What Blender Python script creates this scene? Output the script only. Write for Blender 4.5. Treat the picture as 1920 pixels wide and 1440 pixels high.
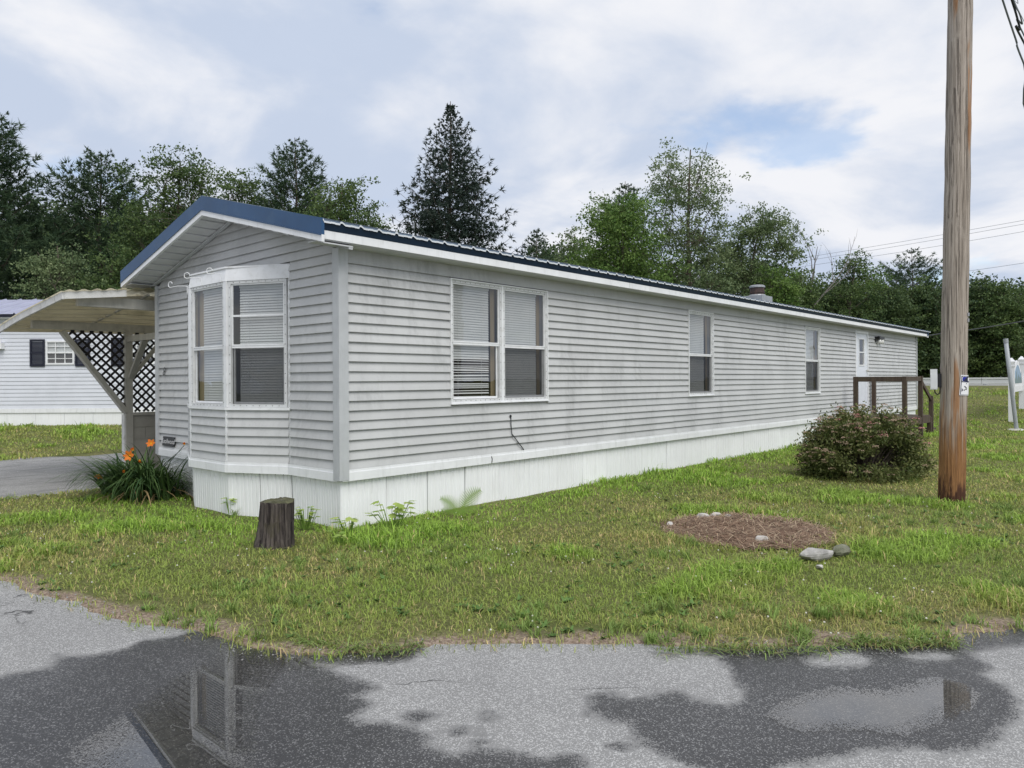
import bpy, math, random
import numpy as np
from mathutils import Vector, Matrix
random.seed(7)
for o in list(bpy.data.objects): bpy.data.objects.remove(o)
S = bpy.context.scene
COL = S.collection

# ------------------------------------------------------------------ camera
F, HY, ROLL, YAW = 1379.0, 713.6, 0.00567, math.radians(42.0)   # photo pixels (1920x1440)
fw = np.array([math.cos(YAW), math.sin(YAW), 0.]); rt = np.array([math.sin(YAW), -math.cos(YAW), 0.]); up = np.array([0., 0., 1.])
CAM = np.array([-4.472, -6.418, 1.55])
_c, _s = math.cos(ROLL), math.sin(ROLL)
cd = bpy.data.cameras.new('camera'); cam = bpy.data.objects.new('camera', cd); COL.objects.link(cam)
cd.sensor_width = 36; cd.lens = F/1920*36; cd.shift_y = -6.4/1920; cd.clip_start = .05; cd.clip_end = 2000
cx_, cy_, cz_ = rt*_c-up*_s, rt*_s+up*_c, -fw
cam.matrix_world = Matrix(((cx_[0], cy_[0], cz_[0], CAM[0]), (cx_[1], cy_[1], cz_[1], CAM[1]), (cx_[2], cy_[2], cz_[2], CAM[2]), (0, 0, 0, 1)))
S.camera = cam
S.render.resolution_x, S.render.resolution_y = 1024, 768

def ray(x, y):
    a = (x-960)/F; b = -(y-HY)/F
    return fw+rt*(a*_c+b*_s)+up*(-a*_s+b*_c)
def at(x, y, s): return CAM+ray(x, y)*s
def ground(x, y, z=0.):
    d = ray(x, y); return CAM+d*((z-CAM[2])/d[2])

# ------------------------------------------------------------------ light
EXPO = 0.78
S.view_settings.view_transform = 'Standard'; S.view_settings.look = 'None'
S.view_settings.exposure = EXPO; S.view_settings.gamma = 1; S.view_settings.use_curve_mapping = False
SUN_EL = math.radians(52)
sd = -fw*.85+rt*.45; sd = sd/np.linalg.norm(sd)
SUN_ROT = math.atan2(sd[0], sd[1])
ld = bpy.data.lights.new('sun', 'SUN'); ld.energy = 1.5; ld.angle = math.radians(42); ld.color = (1, .965, .91)
sun = bpy.data.objects.new('sun', ld); COL.objects.link(sun)
sv = Vector((sd[0]*math.cos(SUN_EL), sd[1]*math.cos(SUN_EL), math.sin(SUN_EL)))
sun.rotation_euler = sv.to_track_quat('Z', 'Y').to_euler(); sun.location = (0, -10, 30)

def node(nt, t, ins=None, **kw):
    n = nt.nodes.new(t)
    for k, v in kw.items(): setattr(n, k, v)
    for k, v in (ins or {}).items():
        if hasattr(v, 'is_output') or isinstance(v, bpy.types.NodeSocket): nt.links.new(v, n.inputs[k])
        else: n.inputs[k].default_value = v
    return n
def rgb(c): return (c[0], c[1], c[2], 1)
def math_(nt, op, a, b=0., c=None, clamp=False):
    ins = {0: a, 1: b}
    if c is not None: ins[2] = c
    return node(nt, 'ShaderNodeMath', ins, operation=op, use_clamp=clamp).outputs[0]
def sst(nt, v, lo, hi):
    n = node(nt, 'ShaderNodeMapRange', {0: v, 1: lo, 2: hi, 3: 0., 4: 1.}, interpolation_type='SMOOTHSTEP'); return n.outputs[0]
def mix(nt, f, a, b, blend='MIX'):
    n = nt.nodes.new('ShaderNodeMix'); n.data_type = 'RGBA'; n.blend_type = blend; n.clamp_factor = True
    for idx, v in ((0, f), (6, a), (7, b)):
        if isinstance(v, bpy.types.NodeSocket): nt.links.new(v, n.inputs[idx])
        else: n.inputs[idx].default_value = v if idx == 0 else (rgb(v) if len(v) == 3 else v)
    return n.outputs[2]
def noise(nt, vec, scale, detail=5., rough=.55, dist=0.):
    ins = {'Scale': scale, 'Detail': detail, 'Roughness': rough, 'Distortion': dist}
    if vec is not None: ins['Vector'] = vec
    return node(nt, 'ShaderNodeTexNoise', ins).outputs[0]
def vmul(nt, vec, s, off=(0, 0, 0)):
    return node(nt, 'ShaderNodeMapping', {'Vector': vec, 'Scale': s, 'Location': off}).outputs[0]

W = bpy.data.worlds.new('World'); S.world = W; W.use_nodes = True
nt = W.node_tree; nt.nodes.clear()
sky = node(nt, 'ShaderNodeTexSky', sky_type='NISHITA', sun_disc=False, sun_elevation=SUN_EL, sun_rotation=SUN_ROT)
dirv = node(nt, 'ShaderNodeTexCoord').outputs['Generated']
sp = node(nt, 'ShaderNodeSeparateXYZ', {0: dirv})
zz = math_(nt, 'ADD', math_(nt, 'MAXIMUM', sp.outputs[2], 0.), .16)
cuv = node(nt, 'ShaderNodeCombineXYZ', {0: math_(nt, 'DIVIDE', sp.outputs[0], zz), 1: math_(nt, 'DIVIDE', sp.outputs[1], zz), 2: 0.}).outputs[0]
n1 = noise(nt, vmul(nt, cuv, (1, 1, 1), (-7.6, -11.1, 5.47)), 1.15, 9., .53, .35)
n2 = noise(nt, vmul(nt, cuv, (1, 1, 1), (-10.45, -12.5, -1.17)), 1.5, 8., .52, .2)
n3 = noise(nt, vmul(nt, cuv, (1, 1, 1), (7.92, -15.93, -3.2)), 3.4, 7., .6, .3)
k = 2**(-EXPO)
cl = mix(nt, sst(nt, n1, .40, .60), (.57*k, .65*k, .80*k), (.90*k, .91*k, .95*k))
cl = mix(nt, math_(nt, 'MULTIPLY', sst(nt, n3, .45, .72), .35), cl, (.60*k, .68*k, .83*k))
blue = mix(nt, 1., sky.outputs[0], (.15*k*1.3, .15*k*1.3, .15*k*1.3), 'MULTIPLY')
skyc = mix(nt, math_(nt, 'MULTIPLY', sst(nt, n2, .605, .71), .62), cl, blue)
bg = node(nt, 'ShaderNodeBackground', {0: skyc, 1: 1.0})
nt.links.new(bg.outputs[0], node(nt, 'ShaderNodeOutputWorld').inputs[0])

# ------------------------------------------------------------------ materials
def newmat(name):
    m = bpy.data.materials.new(name); m.use_nodes = True; m.node_tree.nodes.clear(); return m, m.node_tree
def finish(nt, sh): nt.links.new(sh, node(nt, 'ShaderNodeOutputMaterial').inputs[0])
def pos(nt): return node(nt, 'ShaderNodeNewGeometry').outputs['Position']
def principled(nt, col, rough=.5, normal=None, spec=.4, metal=0.):
    ins = {'Base Color': col if isinstance(col, bpy.types.NodeSocket) else rgb(col), 'Roughness': rough, 'Specular IOR Level': spec, 'Metallic': metal}
    if normal is not None: ins['Normal'] = normal
    return node(nt, 'ShaderNodeBsdfPrincipled', ins).outputs[0]
def bumpn(nt, h, strength, dist=.01): return node(nt, 'ShaderNodeBump', {'Strength': strength, 'Distance': dist, 'Height': h}).outputs[0]
def pm(name, col, rough=.5, var=.12, vs=3., st=(1, 1, 1), bump=0., bs=60., bst=(1, 1, 1), bd=.004, spec=.4, metal=0., dirt=None, rnd=0.):
    """base colour with soft variation, optional dirt=(colour, scale, amount, stretch), optional per-object variation"""
    m, nt = newmat(name); p = pos(nt)
    f = noise(nt, vmul(nt, p, st), vs, 6., .6)
    lo = tuple(c*(1-var) for c in col); hi = tuple(min(1., c*(1+var)) for c in col)
    c = mix(nt, sst(nt, f, .3, .7), lo, hi)
    if dirt:
        d = noise(nt, vmul(nt, p, dirt[3] if len(dirt) > 3 else (1, 1, 1), (5, 2, 1)), dirt[1], 8., .65, .3)
        c = mix(nt, math_(nt, 'MULTIPLY', sst(nt, d, .48, .78), dirt[2]), c, dirt[0])
    if rnd:
        r = node(nt, 'ShaderNodeObjectInfo').outputs['Random']
        c = mix(nt, math_(nt, 'MULTIPLY', r, rnd), c, tuple(x*.6 for x in col))
    nm = bumpn(nt, noise(nt, vmul(nt, p, bst), bs, 5., .6), bump, bd) if bump else None
    finish(nt, principled(nt, c, rough, nm, spec, metal)); return m

M = {}
# weathered vinyl siding: world-space grime so it runs across boards
m, nt = newmat('siding'); p = pos(nt)
c = mix(nt, sst(nt, noise(nt, p, 1.3, 5., .6), .3, .7), (.485, .49, .485), (.55, .555, .55))
g1 = noise(nt, vmul(nt, p, (1, 1, .45)), 2.2, 9., .68, .4); g2 = noise(nt, vmul(nt, p, (9, 9, 1.2)), 2.0, 7., .7); big = noise(nt, p, .42, 3., .5)
gr = math_(nt, 'MULTIPLY', math_(nt, 'MULTIPLY', sst(nt, g1, .43, .68), sst(nt, g2, .32, .66)), sst(nt, big, .34, .56))
c = mix(nt, math_(nt, 'MULTIPLY', gr, .45), c, (.20, .205, .195))
c = mix(nt, math_(nt, 'MULTIPLY', sst(nt, noise(nt, vmul(nt, p, (1, 1, 1), (4, 4, 4)), 70., 2., .5), .70, .78), .55), c, (.20, .21, .2))
r = node(nt, 'ShaderNodeObjectInfo').outputs['Random']
c = mix(nt, math_(nt, 'MULTIPLY', r, .10), c, (.36, .38, .39))
hb = noise(nt, vmul(nt, p, (3, 3, 60)), 6., 6., .65)
finish(nt, principled(nt, c, .48, bumpn(nt, hb, .35, .003), .35)); M['siding'] = m
M['trimgrey'] = pm('corner_trim_grey', (.47, .485, .495), .5, .08, 3., dirt=((.25, .26, .26), 4., .3, (4, 4, .6)))
M['white'] = pm('white_trim', (.80, .81, .82), .42, .05, 3., dirt=((.45, .46, .44), 5., .4, (3, 3, .5)))
M['skirt'] = pm('white_skirt_vinyl', (.86, .87, .875), .4, .03, 2., dirt=((.55, .55, .52), 3., .32, (8, 8, .6)), rnd=.10)
M['frame'] = pm('aluminium_frame', (.62, .63, .63), .38, .08, 6., dirt=((.35, .35, .33), 9., .5))
M['framew'] = pm('white_frame', (.78, .79, .80), .4, .05, 6., dirt=((.5, .5, .46), 9., .5))
M['screw'] = pm('screw_heads', (.04, .04, .04), .5)
M['navy'] = pm('navy_metal_trim', (.022, .072, .165), .42, .10, 2., dirt=((.06, .12, .20), 3., .4), spec=.3)
M['navyshade'] = pm('shaded_navy_metal_trim', (.010, .024, .050), .45, .10, 2., spec=.25)  # darker copy of the navy trim: shade on the eave drip put into its colour
M['roof'] = pm('grey_blue_roof_metal', (.10, .14, .19), .36, .10, 2., dirt=((.19, .21, .22), 5., .5), spec=.55)
M['sheetedge'] = pm('bare_sheet_edge', (.62, .65, .68), .35, .1, 3.)
M['soffit'] = pm('soffit_vinyl', (.56, .57, .58), .55, .08, 3., rnd=.12)
M['wallcore'] = pm('sheathing', (.20, .20, .20), .8)
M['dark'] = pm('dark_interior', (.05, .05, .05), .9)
M['curtain'] = pm('tan_curtain', (.23, .18, .11), .85, .15, 5., (6, 6, .3))
M['screen'] = None
M['blind'] = pm('blind_slat', (.50, .505, .50), .5, .05)
M['blackmetal'] = pm('black_metal', (.018, .018, .02), .45)
M['number'] = pm('black_lettering', (.012, .012, .012), .4)
M['chalk'] = pm('white_lettering', (.8, .8, .8), .6)
M['chimney'] = pm('flue_brown', (.055, .035, .032), .6, .3, 20., dirt=((.22, .10, .06), 14., .7))
M['galv'] = pm('galvanised', (.36, .37, .38), .45, .12, 8., metal=.4)
M['door'] = pm('white_door', (.72, .75, .80), .4, .04)
M['brass'] = pm('knob_metal', (.5, .48, .42), .3, metal=.8)
M['lampglass'] = pm('milky_lamp_glass', (.75, .75, .72), .15)
M['beige'] = pm('beige_painted_wood', (.56, .52, .41), .65, .12, 2., (1, 8, 8), .3, 40., (1, 8, 8), dirt=((.16, .15, .09), 4., .6), rnd=.12)
M['greypaint'] = pm('grey_painted_wood', (.42, .41, .37), .65, .10, 3., (4, 4, .6), dirt=((.14, .13, .10), 5., .5))
M['oldwhite'] = pm('peeling_white_paint', (.62, .62, .60), .65, .08, 4., dirt=((.25, .23, .18), 7., .75))
M['corr'] = pm('corrugated_fibreglass', (.42, .38, .28), .6, .15, 3., dirt=((.14, .13, .08), 6., .7))
m, nt = newmat('corrugated_translucent'); p = pos(nt)
c = mix(nt, sst(nt, noise(nt, p, 6., 7., .65), .45, .75), (.62, .57, .42), (.24, .21, .13))
finish(nt, node(nt, 'ShaderNodeMixShader', {0: .5, 1: principled(nt, c, .6), 2: node(nt, 'ShaderNodeBsdfTranslucent', {0: c}).outputs[0]}).outputs[0]); M['corr'] = m
M['lattice'] = pm('lattice_black', (.018, .016, .017), .6, .2)
M['block'] = pm('painted_block', (.36, .35, .315), .75, .08, 5., bump=.4, bs=120., rnd=.15)
M['nbsiding'] = pm('white_vinyl_siding', (.64, .66, .71), .5, .04, 1.5, dirt=((.45, .47, .5), 2., .3))
M['nbroof'] = pm('violet_grey_roof_metal', (.36, .37, .47), .4, .06, 2.)
M['shutter'] = pm('navy_black_shutter', (.012, .014, .028), .5, .2)
M['bark'] = pm('tree_bark', (.11, .09, .07), .9, .3, 6., (3, 3, .6), .6, 30., (3, 3, .6), .03)
M['deadwood'] = pm('dead_branch_grey', (.22, .20, .19), .9, .2, 6.)
M['deck'] = pm('brown_stained_lumber', (.075, .052, .038), .7, .25, 4., (6, 6, .5), .4, 40., (6, 6, .5), dirt=((.11, .105, .06), 5., .7))
M['greypost'] = pm('grey_painted_pipe', (.34, .36, .38), .4, .06)
M['concrete'] = pm('pale_concrete', (.48, .47, .43), .85, .15, 12., bump=.5, bs=60.)
M['guard'] = pm('white_guardrail', (.66, .67, .66), .55, .05, 1.)
M['gravel'] = pm('grey_gravel', (.30, .30, .29), .9, .25, 20., bump=.6, bs=50., bd=.02)
M['signwhite'] = pm('sign_white', (.80, .80, .82), .45, .02)
M['signblue'] = pm('sign_blue', (.012, .022, .30), .45, .02)
M['signnavy'] = pm('sign_navy', (.012, .016, .05), .45, .02)
M['signsky'] = pm('painted_sky', (.26, .37, .50), .5, .05)
M['signhill'] = pm('painted_hills', (.16, .23, .24), .5, .2, 14.)
M['plastic'] = pm('white_plastic', (.72, .73, .74), .4, .03)
M['cable'] = pm('black_cable', (.02, .022, .025), .5)
M['cablegrey'] = pm('grey_cable', (.16, .18, .19), .5)
M['rock'] = pm('grey_field_stone', (.36, .35, .33), .85, .3, 7., bump=.7, bs=30., bd=.02, dirt=((.12, .12, .09), 8., .7))
M['mossrock'] = pm('mossy_stone', (.20, .20, .15), .9, .3, 7., bump=.7, bs=30., bd=.02, dirt=((.08, .10, .04), 6., .7))
M['whiterock'] = pm('white_quartz', (.47, .45, .42), .75, .15, 12., dirt=((.2, .17, .13), 14., .7))

def schlick(nt, f0, normal=None):
    ge = node(nt, 'ShaderNodeNewGeometry')
    d = node(nt, 'ShaderNodeVectorMath', {0: ge.outputs['Incoming'], 1: normal if normal is not None else ge.outputs['Normal']}, operation='DOT_PRODUCT').outputs['Value']
    q = math_(nt, 'POWER', math_(nt, 'SUBTRACT', 1., math_(nt, 'ABSOLUTE', d), clamp=True), 5.)
    return math_(nt, 'ADD', f0, math_(nt, 'MULTIPLY', q, 1-f0))
# clear glass and insect screen
def glassmat(name, ior, tint):
    m, nt = newmat(name)
    wob = bumpn(nt, noise(nt, pos(nt), 3.2, 2., .5), .16, .01)
    fr = schlick(nt, ((ior-1)/(ior+1))**2*1.7, wob)
    tr = node(nt, 'ShaderNodeBsdfTransparent', {0: rgb(tint)}).outputs[0]
    gl = node(nt, 'ShaderNodeBsdfGlossy', {0: (1, 1, 1, 1), 'Roughness': .015, 'Normal': wob}).outputs[0]
    finish(nt, node(nt, 'ShaderNodeMixShader', {0: fr, 1: tr, 2: gl}).outputs[0]); return m
M['glass'] = glassmat('window_glass', 1.58, (.97, .985, .98))
m, nt = newmat('insect_screen')
finish(nt, node(nt, 'ShaderNodeMixShader', {0: .42, 1: node(nt, 'ShaderNodeBsdfTransparent', {0: (.9, .9, .9, 1)}).outputs[0],
       2: node(nt, 'ShaderNodeBsdfDiffuse', {0: (.035, .037, .042, 1)}).outputs[0]}).outputs[0]); M['screen'] = m

# foliage: pigment per leaf from attribute 'tint'
def leafmat(name, dark, light, trans=.32, extra=None):
    m, nt = newmat(name)
    a = node(nt, 'ShaderNodeAttribute', attribute_name='tint').outputs['Fac']
    c = mix(nt, a, dark, light)
    if extra: c = mix(nt, sst(nt, a, .90, .92), c, extra)
    d = node(nt, 'ShaderNodeBsdfPrincipled', {'Base Color': c, 'Roughness': .55, 'Specular IOR Level': .25}).outputs[0]
    t = node(nt, 'ShaderNodeBsdfTranslucent', {0: c}).outputs[0]
    finish(nt, node(nt, 'ShaderNodeMixShader', {0: trans, 1: d, 2: t}).outputs[0]); return m
M['pine'] = leafmat('pine_needles', (0.037, 0.072, 0.041), (0.101, 0.152, 0.068))
M['spruce'] = leafmat('spruce_needles', (0.027, 0.046, 0.036), (0.062, 0.086, 0.062))
M['oak'] = leafmat('oak_leaves', (0.046, 0.088, 0.032), (0.151, 0.210, 0.064))
M['maple'] = leafmat('bright_maple_leaves', (0.072, 0.144, 0.032), (0.215, 0.312, 0.080))
M['pale'] = leafmat('pale_loose_leaves', (0.089, 0.142, 0.063), (0.240, 0.293, 0.135))
M['wood'] = leafmat('woodland_leaves', (0.034, 0.068, 0.031), (0.128, 0.179, 0.062))
M['lily'] = leafmat('daylily_blades', (0.022, 0.060, 0.018), (0.125, 0.200, 0.062), .2, (.30, .22, .11))
M['shrubleaf'] = leafmat('spirea_leaves', (0.067, 0.098, 0.024), (0.244, 0.247, 0.093), .25)
M['blossom'] = leafmat('spirea_blossom', (.44, .34, .24), (.60, .28, .27), .2)
M['weed'] = leafmat('weed_leaves', (.22, .36, .07), (.46, .56, .16), .35)
M['orange'] = leafmat('orange_petals', (.78, .17, .03), (.85, .34, .03), .3)
M['yellow'] = leafmat('yellow_throat', (.85, .55, .04), (.85, .6, .05), .2)
m, nt = newmat('grass_blades')
c = node(nt, 'ShaderNodeAttribute', attribute_name='col').outputs['Color']
d = node(nt, 'ShaderNodeBsdfPrincipled', {'Base Color': c, 'Roughness': .6, 'Specular IOR Level': .2}).outputs[0]
finish(nt, node(nt, 'ShaderNodeMixShader', {0: .3, 1: d, 2: node(nt, 'ShaderNodeBsdfTranslucent', {0: c}).outputs[0]}).outputs[0]); M['grass'] = m
m, nt = newmat('needle_straw')
c = node(nt, 'ShaderNodeAttribute', attribute_name='col').outputs['Color']
finish(nt, principled(nt, c, .8, None, .2)); M['straw'] = m

# lawn soil under the blades
m, nt = newmat('lawn_soil'); p = pos(nt)
c = mix(nt, sst(nt, noise(nt, p, .8, 5., .6), .38, .62), (.13, .15, .05), (.23, .21, .10))
c = mix(nt, sst(nt, noise(nt, p, 30., 4., .7), .35, .65), c, (.10, .11, .04))
rd = node(nt, 'ShaderNodeAttribute', attribute_name='rd').outputs['Fac']
e = math_(nt, 'ADD', rd, math_(nt, 'MULTIPLY', math_(nt, 'SUBTRACT', noise(nt, p, 2.6, 5., .6), .5), .55))
soil = mix(nt, sst(nt, noise(nt, p, 45., 4., .7), .35, .7), (.17, .125, .095), (.42, .335, .26))
c = mix(nt, sst(nt, e, .10, .26), soil, c)
finish(nt, principled(nt, c, .95, bumpn(nt, noise(nt, p, 55., 5., .7), .8, .02), .1)); M['lawn'] = m

# asphalt: dry worn grey, wet dark where attribute 'wd' (metres inside the wet outline) is positive
def asphalt(name, wet):
    m, nt = newmat(name); p = pos(nt)
    agg = node(nt, 'ShaderNodeTexVoronoi', {'Vector': p, 'Scale': 190.}); av = agg.outputs['Color']
    hsv = node(nt, 'ShaderNodeSeparateColor', {0: av}).outputs[0]
    spk = sst(nt, hsv, .55, .95); fine = noise(nt, p, 300., 3., .7); low = noise(nt, p, .9, 5., .6)
    dry = mix(nt, spk, (.215, .212, .206), (.46, .455, .445))
    dry = mix(nt, sst(nt, low, .3, .7), dry, mix(nt, spk, (.26, .257, .25), (.52, .515, .50)))
    dry = mix(nt, math_(nt, 'MULTIPLY', sst(nt, fine, .45, .75), .45), dry, (.10, .10, .10))
    if not wet:
        st_ = sst(nt, noise(nt, vmul(nt, p, (.5, 2., 1)), 2.4, 7., .65), .45, .7)
        dry = mix(nt, math_(nt, 'MULTIPLY', st_, .55), dry, (.10, .10, .10))
        finish(nt, principled(nt, dry, .9, bumpn(nt, hsv, .5, .004), .2)); return m
    wetc = mix(nt, sst(nt, hsv, .72, .98), (.052, .051, .052), (.25, .248, .245))
    wetc = mix(nt, sst(nt, low, .35, .65), wetc, mix(nt, sst(nt, hsv, .78, .98), (.040, .039, .040), (.20, .198, .195)))
    wd = node(nt, 'ShaderNodeAttribute', attribute_name='wd').outputs['Fac']
    ed = math_(nt, 'ADD', math_(nt, 'MULTIPLY', math_(nt, 'SUBTRACT', noise(nt, p, 5., 10., .82), .5), .30),
               math_(nt, 'MULTIPLY', math_(nt, 'SUBTRACT', hsv, .5), .08))
    wv = sst(nt, math_(nt, 'ADD', wd, ed), -.012, .02)
    c = mix(nt, wv, dry, wetc)
    # fine crack lines
    vo = node(nt, 'ShaderNodeTexVoronoi', {'Vector': node(nt, 'ShaderNodeVectorMath', {0: p, 1: node(nt, 'ShaderNodeVectorMath', {0: node(nt, 'ShaderNodeTexNoise', {'Vector': p, 'Scale': 2.5, 'Detail': 5.}).outputs[1], 'Scale': .5}, operation='SCALE').outputs[0]}).outputs[0], 'Scale': .55}, feature='DISTANCE_TO_EDGE').outputs['Distance']
    ck = math_(nt, 'MULTIPLY', math_(nt, 'SUBTRACT', 1., sst(nt, vo, .0012, .006)), sst(nt, noise(nt, p, .8, 2.), .52, .6))
    c = mix(nt, math_(nt, 'MULTIPLY', ck, .8), c, (.02, .02, .02))
    ro = node(nt, 'ShaderNodeMapRange', {0: wv, 1: 0., 2: 1., 3: .92, 4: .42}).outputs[0]
    finish(nt, principled(nt, c, ro, bumpn(nt, math_(nt, 'ADD', hsv, math_(nt, 'MULTIPLY', fine, .5)), .45, .004), .45)); return m
M['road'] = asphalt('road_asphalt', True)
M['drive'] = asphalt('driveway_asphalt', False)
# puddle: film of clear water whose edge lets the aggregate poke through
m, nt = newmat('puddle_water'); p = pos(nt)
dp = node(nt, 'ShaderNodeAttribute', attribute_name='deep').outputs['Fac']
hs = node(nt, 'ShaderNodeSeparateColor', {0: node(nt, 'ShaderNodeTexVoronoi', {'Vector': p, 'Scale': 190.}).outputs['Color']}).outputs[0]
cov = math_(nt, 'SUBTRACT', math_(nt, 'ADD', dp, math_(nt, 'MULTIPLY', math_(nt, 'SUBTRACT', noise(nt, p, 6., 6., .65), .5), .5)), math_(nt, 'MULTIPLY', hs, .9))
cov = sst(nt, cov, -.35, .15)
fr = schlick(nt, .15)
wsh = node(nt, 'ShaderNodeMixShader', {0: fr, 1: node(nt, 'ShaderNodeBsdfTransparent', {0: (.80, .78, .74, 1)}).outputs[0],
      2: node(nt, 'ShaderNodeBsdfGlossy', {0: (1, 1, 1, 1), 'Roughness': .012}).outputs[0]}).outputs[0]
finish(nt, node(nt, 'ShaderNodeMixShader', {0: cov, 1: node(nt, 'ShaderNodeBsdfTransparent').outputs[0], 2: wsh}).outputs[0]); M['puddle'] = m

# utility pole wood: weathered grey above, preservative bleeding orange and dark towards the butt
m, nt = newmat('pole_wood'); p = pos(nt)
pz = node(nt, 'ShaderNodeSeparateXYZ', {0: p}).outputs[2]
gsv = vmul(nt, p, (26, 26, .9)); gs = noise(nt, gsv, 1.6, 12., .74, .5)
c = mix(nt, sst(nt, gs, .28, .72), (.22, .185, .15), (.50, .435, .37))
ck = sst(nt, noise(nt, vmul(nt, p, (34, 34, .5), (3, 1, 7)), 1.5, 7., .62), .55, .60)
c = mix(nt, math_(nt, 'MULTIPLY', ck, .6), c, (.055, .042, .033))
h = math_(nt, 'ADD', pz, math_(nt, 'MULTIPLY', math_(nt, 'SUBTRACT', noise(nt, vmul(nt, p, (12, 12, .5)), 1.3, 5., .6), .5), 2.6))
org = mix(nt, sst(nt, gs, .3, .7), (.15, .066, .026), (.39, .205, .085))
c = mix(nt, math_(nt, 'SUBTRACT', 1., sst(nt, h, .5, 1.25)), c, org)
flk = math_(nt, 'MULTIPLY', sst(nt, noise(nt, vmul(nt, p, (5, 5, .25), (9, 9, 9)), 1.7, 4., .5), .60, .64), .75)
c = mix(nt, flk, c, (.33, .15, .05))
h2 = math_(nt, 'ADD', pz, math_(nt, 'MULTIPLY', math_(nt, 'SUBTRACT', noise(nt, vmul(nt, p, (9, 9, 2.), (2, 2, 2)), 1.6, 4., .6), .5), .9))
c = mix(nt, math_(nt, 'MULTIPLY', math_(nt, 'SUBTRACT', 1., sst(nt, h2, .12, .26)), .9), c, (.055, .022, .016))
finish(nt, principled(nt, c, .8, bumpn(nt, math_(nt, 'SUBTRACT', gs, ck), .7, .02), .25)); M['pole'] = m
# stump
m, nt = newmat('old_stump_wood'); p = pos(nt)
gs = noise(nt, vmul(nt, p, (20, 20, 1.2)), 1.7, 9., .7, .4)
c = mix(nt, sst(nt, gs, .35, .65), (.020, .016, .017), (.15, .128, .112))
c = mix(nt, math_(nt, 'MULTIPLY', sst(nt, noise(nt, p, 7., 5., .6), .5, .7), .55), c, (.075, .07, .035))
finish(nt, principled(nt, c, .9, bumpn(nt, gs, 1., .03), .2)); M['stump'] = m
M['moss'] = pm('mossy_stump_top', (.085, .085, .045), .95, .5, 14., bump=.8, bs=40., bd=.02, dirt=((.35, .33, .28), 16., .45))

# ------------------------------------------------------------------ mesh helpers
def tag(o, label=None, cat=None, group=None, kind=None):
    if label: o['label'] = label
    if cat: o['category'] = cat
    if group: o['group'] = group
    if kind: o['kind'] = kind
    return o
class G:
    def __init__(s, T=None): s.v = []; s.f = []; s.T = T
    def add(s, pts, faces):
        b = len(s.v)
        for q in pts: s.v.append(tuple(s.T(*q)) if s.T else tuple(q))
        for fc in faces: s.f.append(tuple(b+i for i in fc))
    def box(s, a0, a1, b0, b1, c0, c1):
        s.add([(a0, b0, c0), (a1, b0, c0), (a1, b1, c0), (a0, b1, c0), (a0, b0, c1), (a1, b0, c1), (a1, b1, c1), (a0, b1, c1)],
              [(0, 3, 2, 1), (4, 5, 6, 7), (0, 1, 5, 4), (1, 2, 6, 5), (2, 3, 7, 6), (3, 0, 4, 7)])
    def prism(s, A, B):
        n = len(A)
        s.add(list(A)+list(B), [tuple(range(n))[::-1], tuple(range(n, 2*n))]+[(i, (i+1) % n, n+(i+1) % n, n+i) for i in range(n)])
    def beam(s, p, q, w, h, upv=(0, 0, 1)):
        p = Vector(p); q = Vector(q); d = (q-p).normalized(); u = Vector(upv); x = d.cross(u).normalized(); u = x.cross(d)
        A = [p+x*(a*w/2)+u*(b*h/2) for a, b in ((-1, -1), (1, -1), (1, 1), (-1, 1))]
        s.prism([tuple(t) for t in A], [tuple(t+(q-p)) for t in A])
    def tube(s, pts, rad, n=8):
        pts = [Vector(p) for p in pts]; m = len(pts)
        if not hasattr(rad, '__len__'): rad = [rad]*m
        ref = Vector((.31, .17, .93)); ring = []
        for i, p in enumerate(pts):
            d = (pts[min(i+1, m-1)]-pts[max(i-1, 0)]); d = d.normalized() if d.length > 1e-9 else Vector((0, 0, 1))
            x = d.cross(ref); x = x.normalized() if x.length > 1e-4 else Vector((1, 0, 0)); y = d.cross(x)
            ring += [tuple(p+(x*math.cos(2*math.pi*k/n)+y*math.sin(2*math.pi*k/n))*rad[i]) for k in range(n)]
        fs = [(i*n+k, i*n+(k+1) % n, (i+1)*n+(k+1) % n, (i+1)*n+k) for i in range(m-1) for k in range(n)]
        s.add(ring, fs+[tuple(range(n))[::-1], tuple(range((m-1)*n, m*n))])
    def ball(s, c, r, n=8, k=5, jit=0., rnd=None):
        pts = [(c[0], c[1], c[2]-r[2])]
        for i in range(1, k):
            t = math.pi*i/k
            for j in range(n):
                a = 2*math.pi*j/n; q = 1+(rnd.uniform(-jit, jit) if jit else 0)
                pts.append((c[0]+r[0]*math.sin(t)*math.cos(a)*q, c[1]+r[1]*math.sin(t)*math.sin(a)*q, c[2]-r[2]*math.cos(t)*q))
        pts.append((c[0], c[1], c[2]+r[2])); e = len(pts)-1
        fs = [(0, 1+(j+1) % n, 1+j) for j in range(n)]+[(e, 1+(k-2)*n+j, 1+(k-2)*n+(j+1) % n) for j in range(n)]
        fs += [(1+i*n+j, 1+i*n+(j+1) % n, 1+(i+1)*n+(j+1) % n, 1+(i+1)*n+j) for i in range(k-2) for j in range(n)]
        s.add(pts, fs)
    def build(s, name, mat, parent=None, smooth=False, origin=(0, 0, 0)):
        me = bpy.data.meshes.new(name)
        o0 = parent['_o'] if parent is not None and '_o' in parent else origin
        me.from_pydata([(x-o0[0], y-o0[1], z-o0[2]) for x, y, z in s.v], [], s.f)
        me.materials.append(M[mat] if isinstance(mat, str) else mat)
        if smooth: me.polygons.foreach_set('use_smooth', [True]*len(me.polygons))
        me.update()
        o = bpy.data.objects.new(name, me); COL.objects.link(o)
        if parent is not None: o.parent = parent; o['_o'] = list(o0)
        else: o.location = origin
        return o
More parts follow.
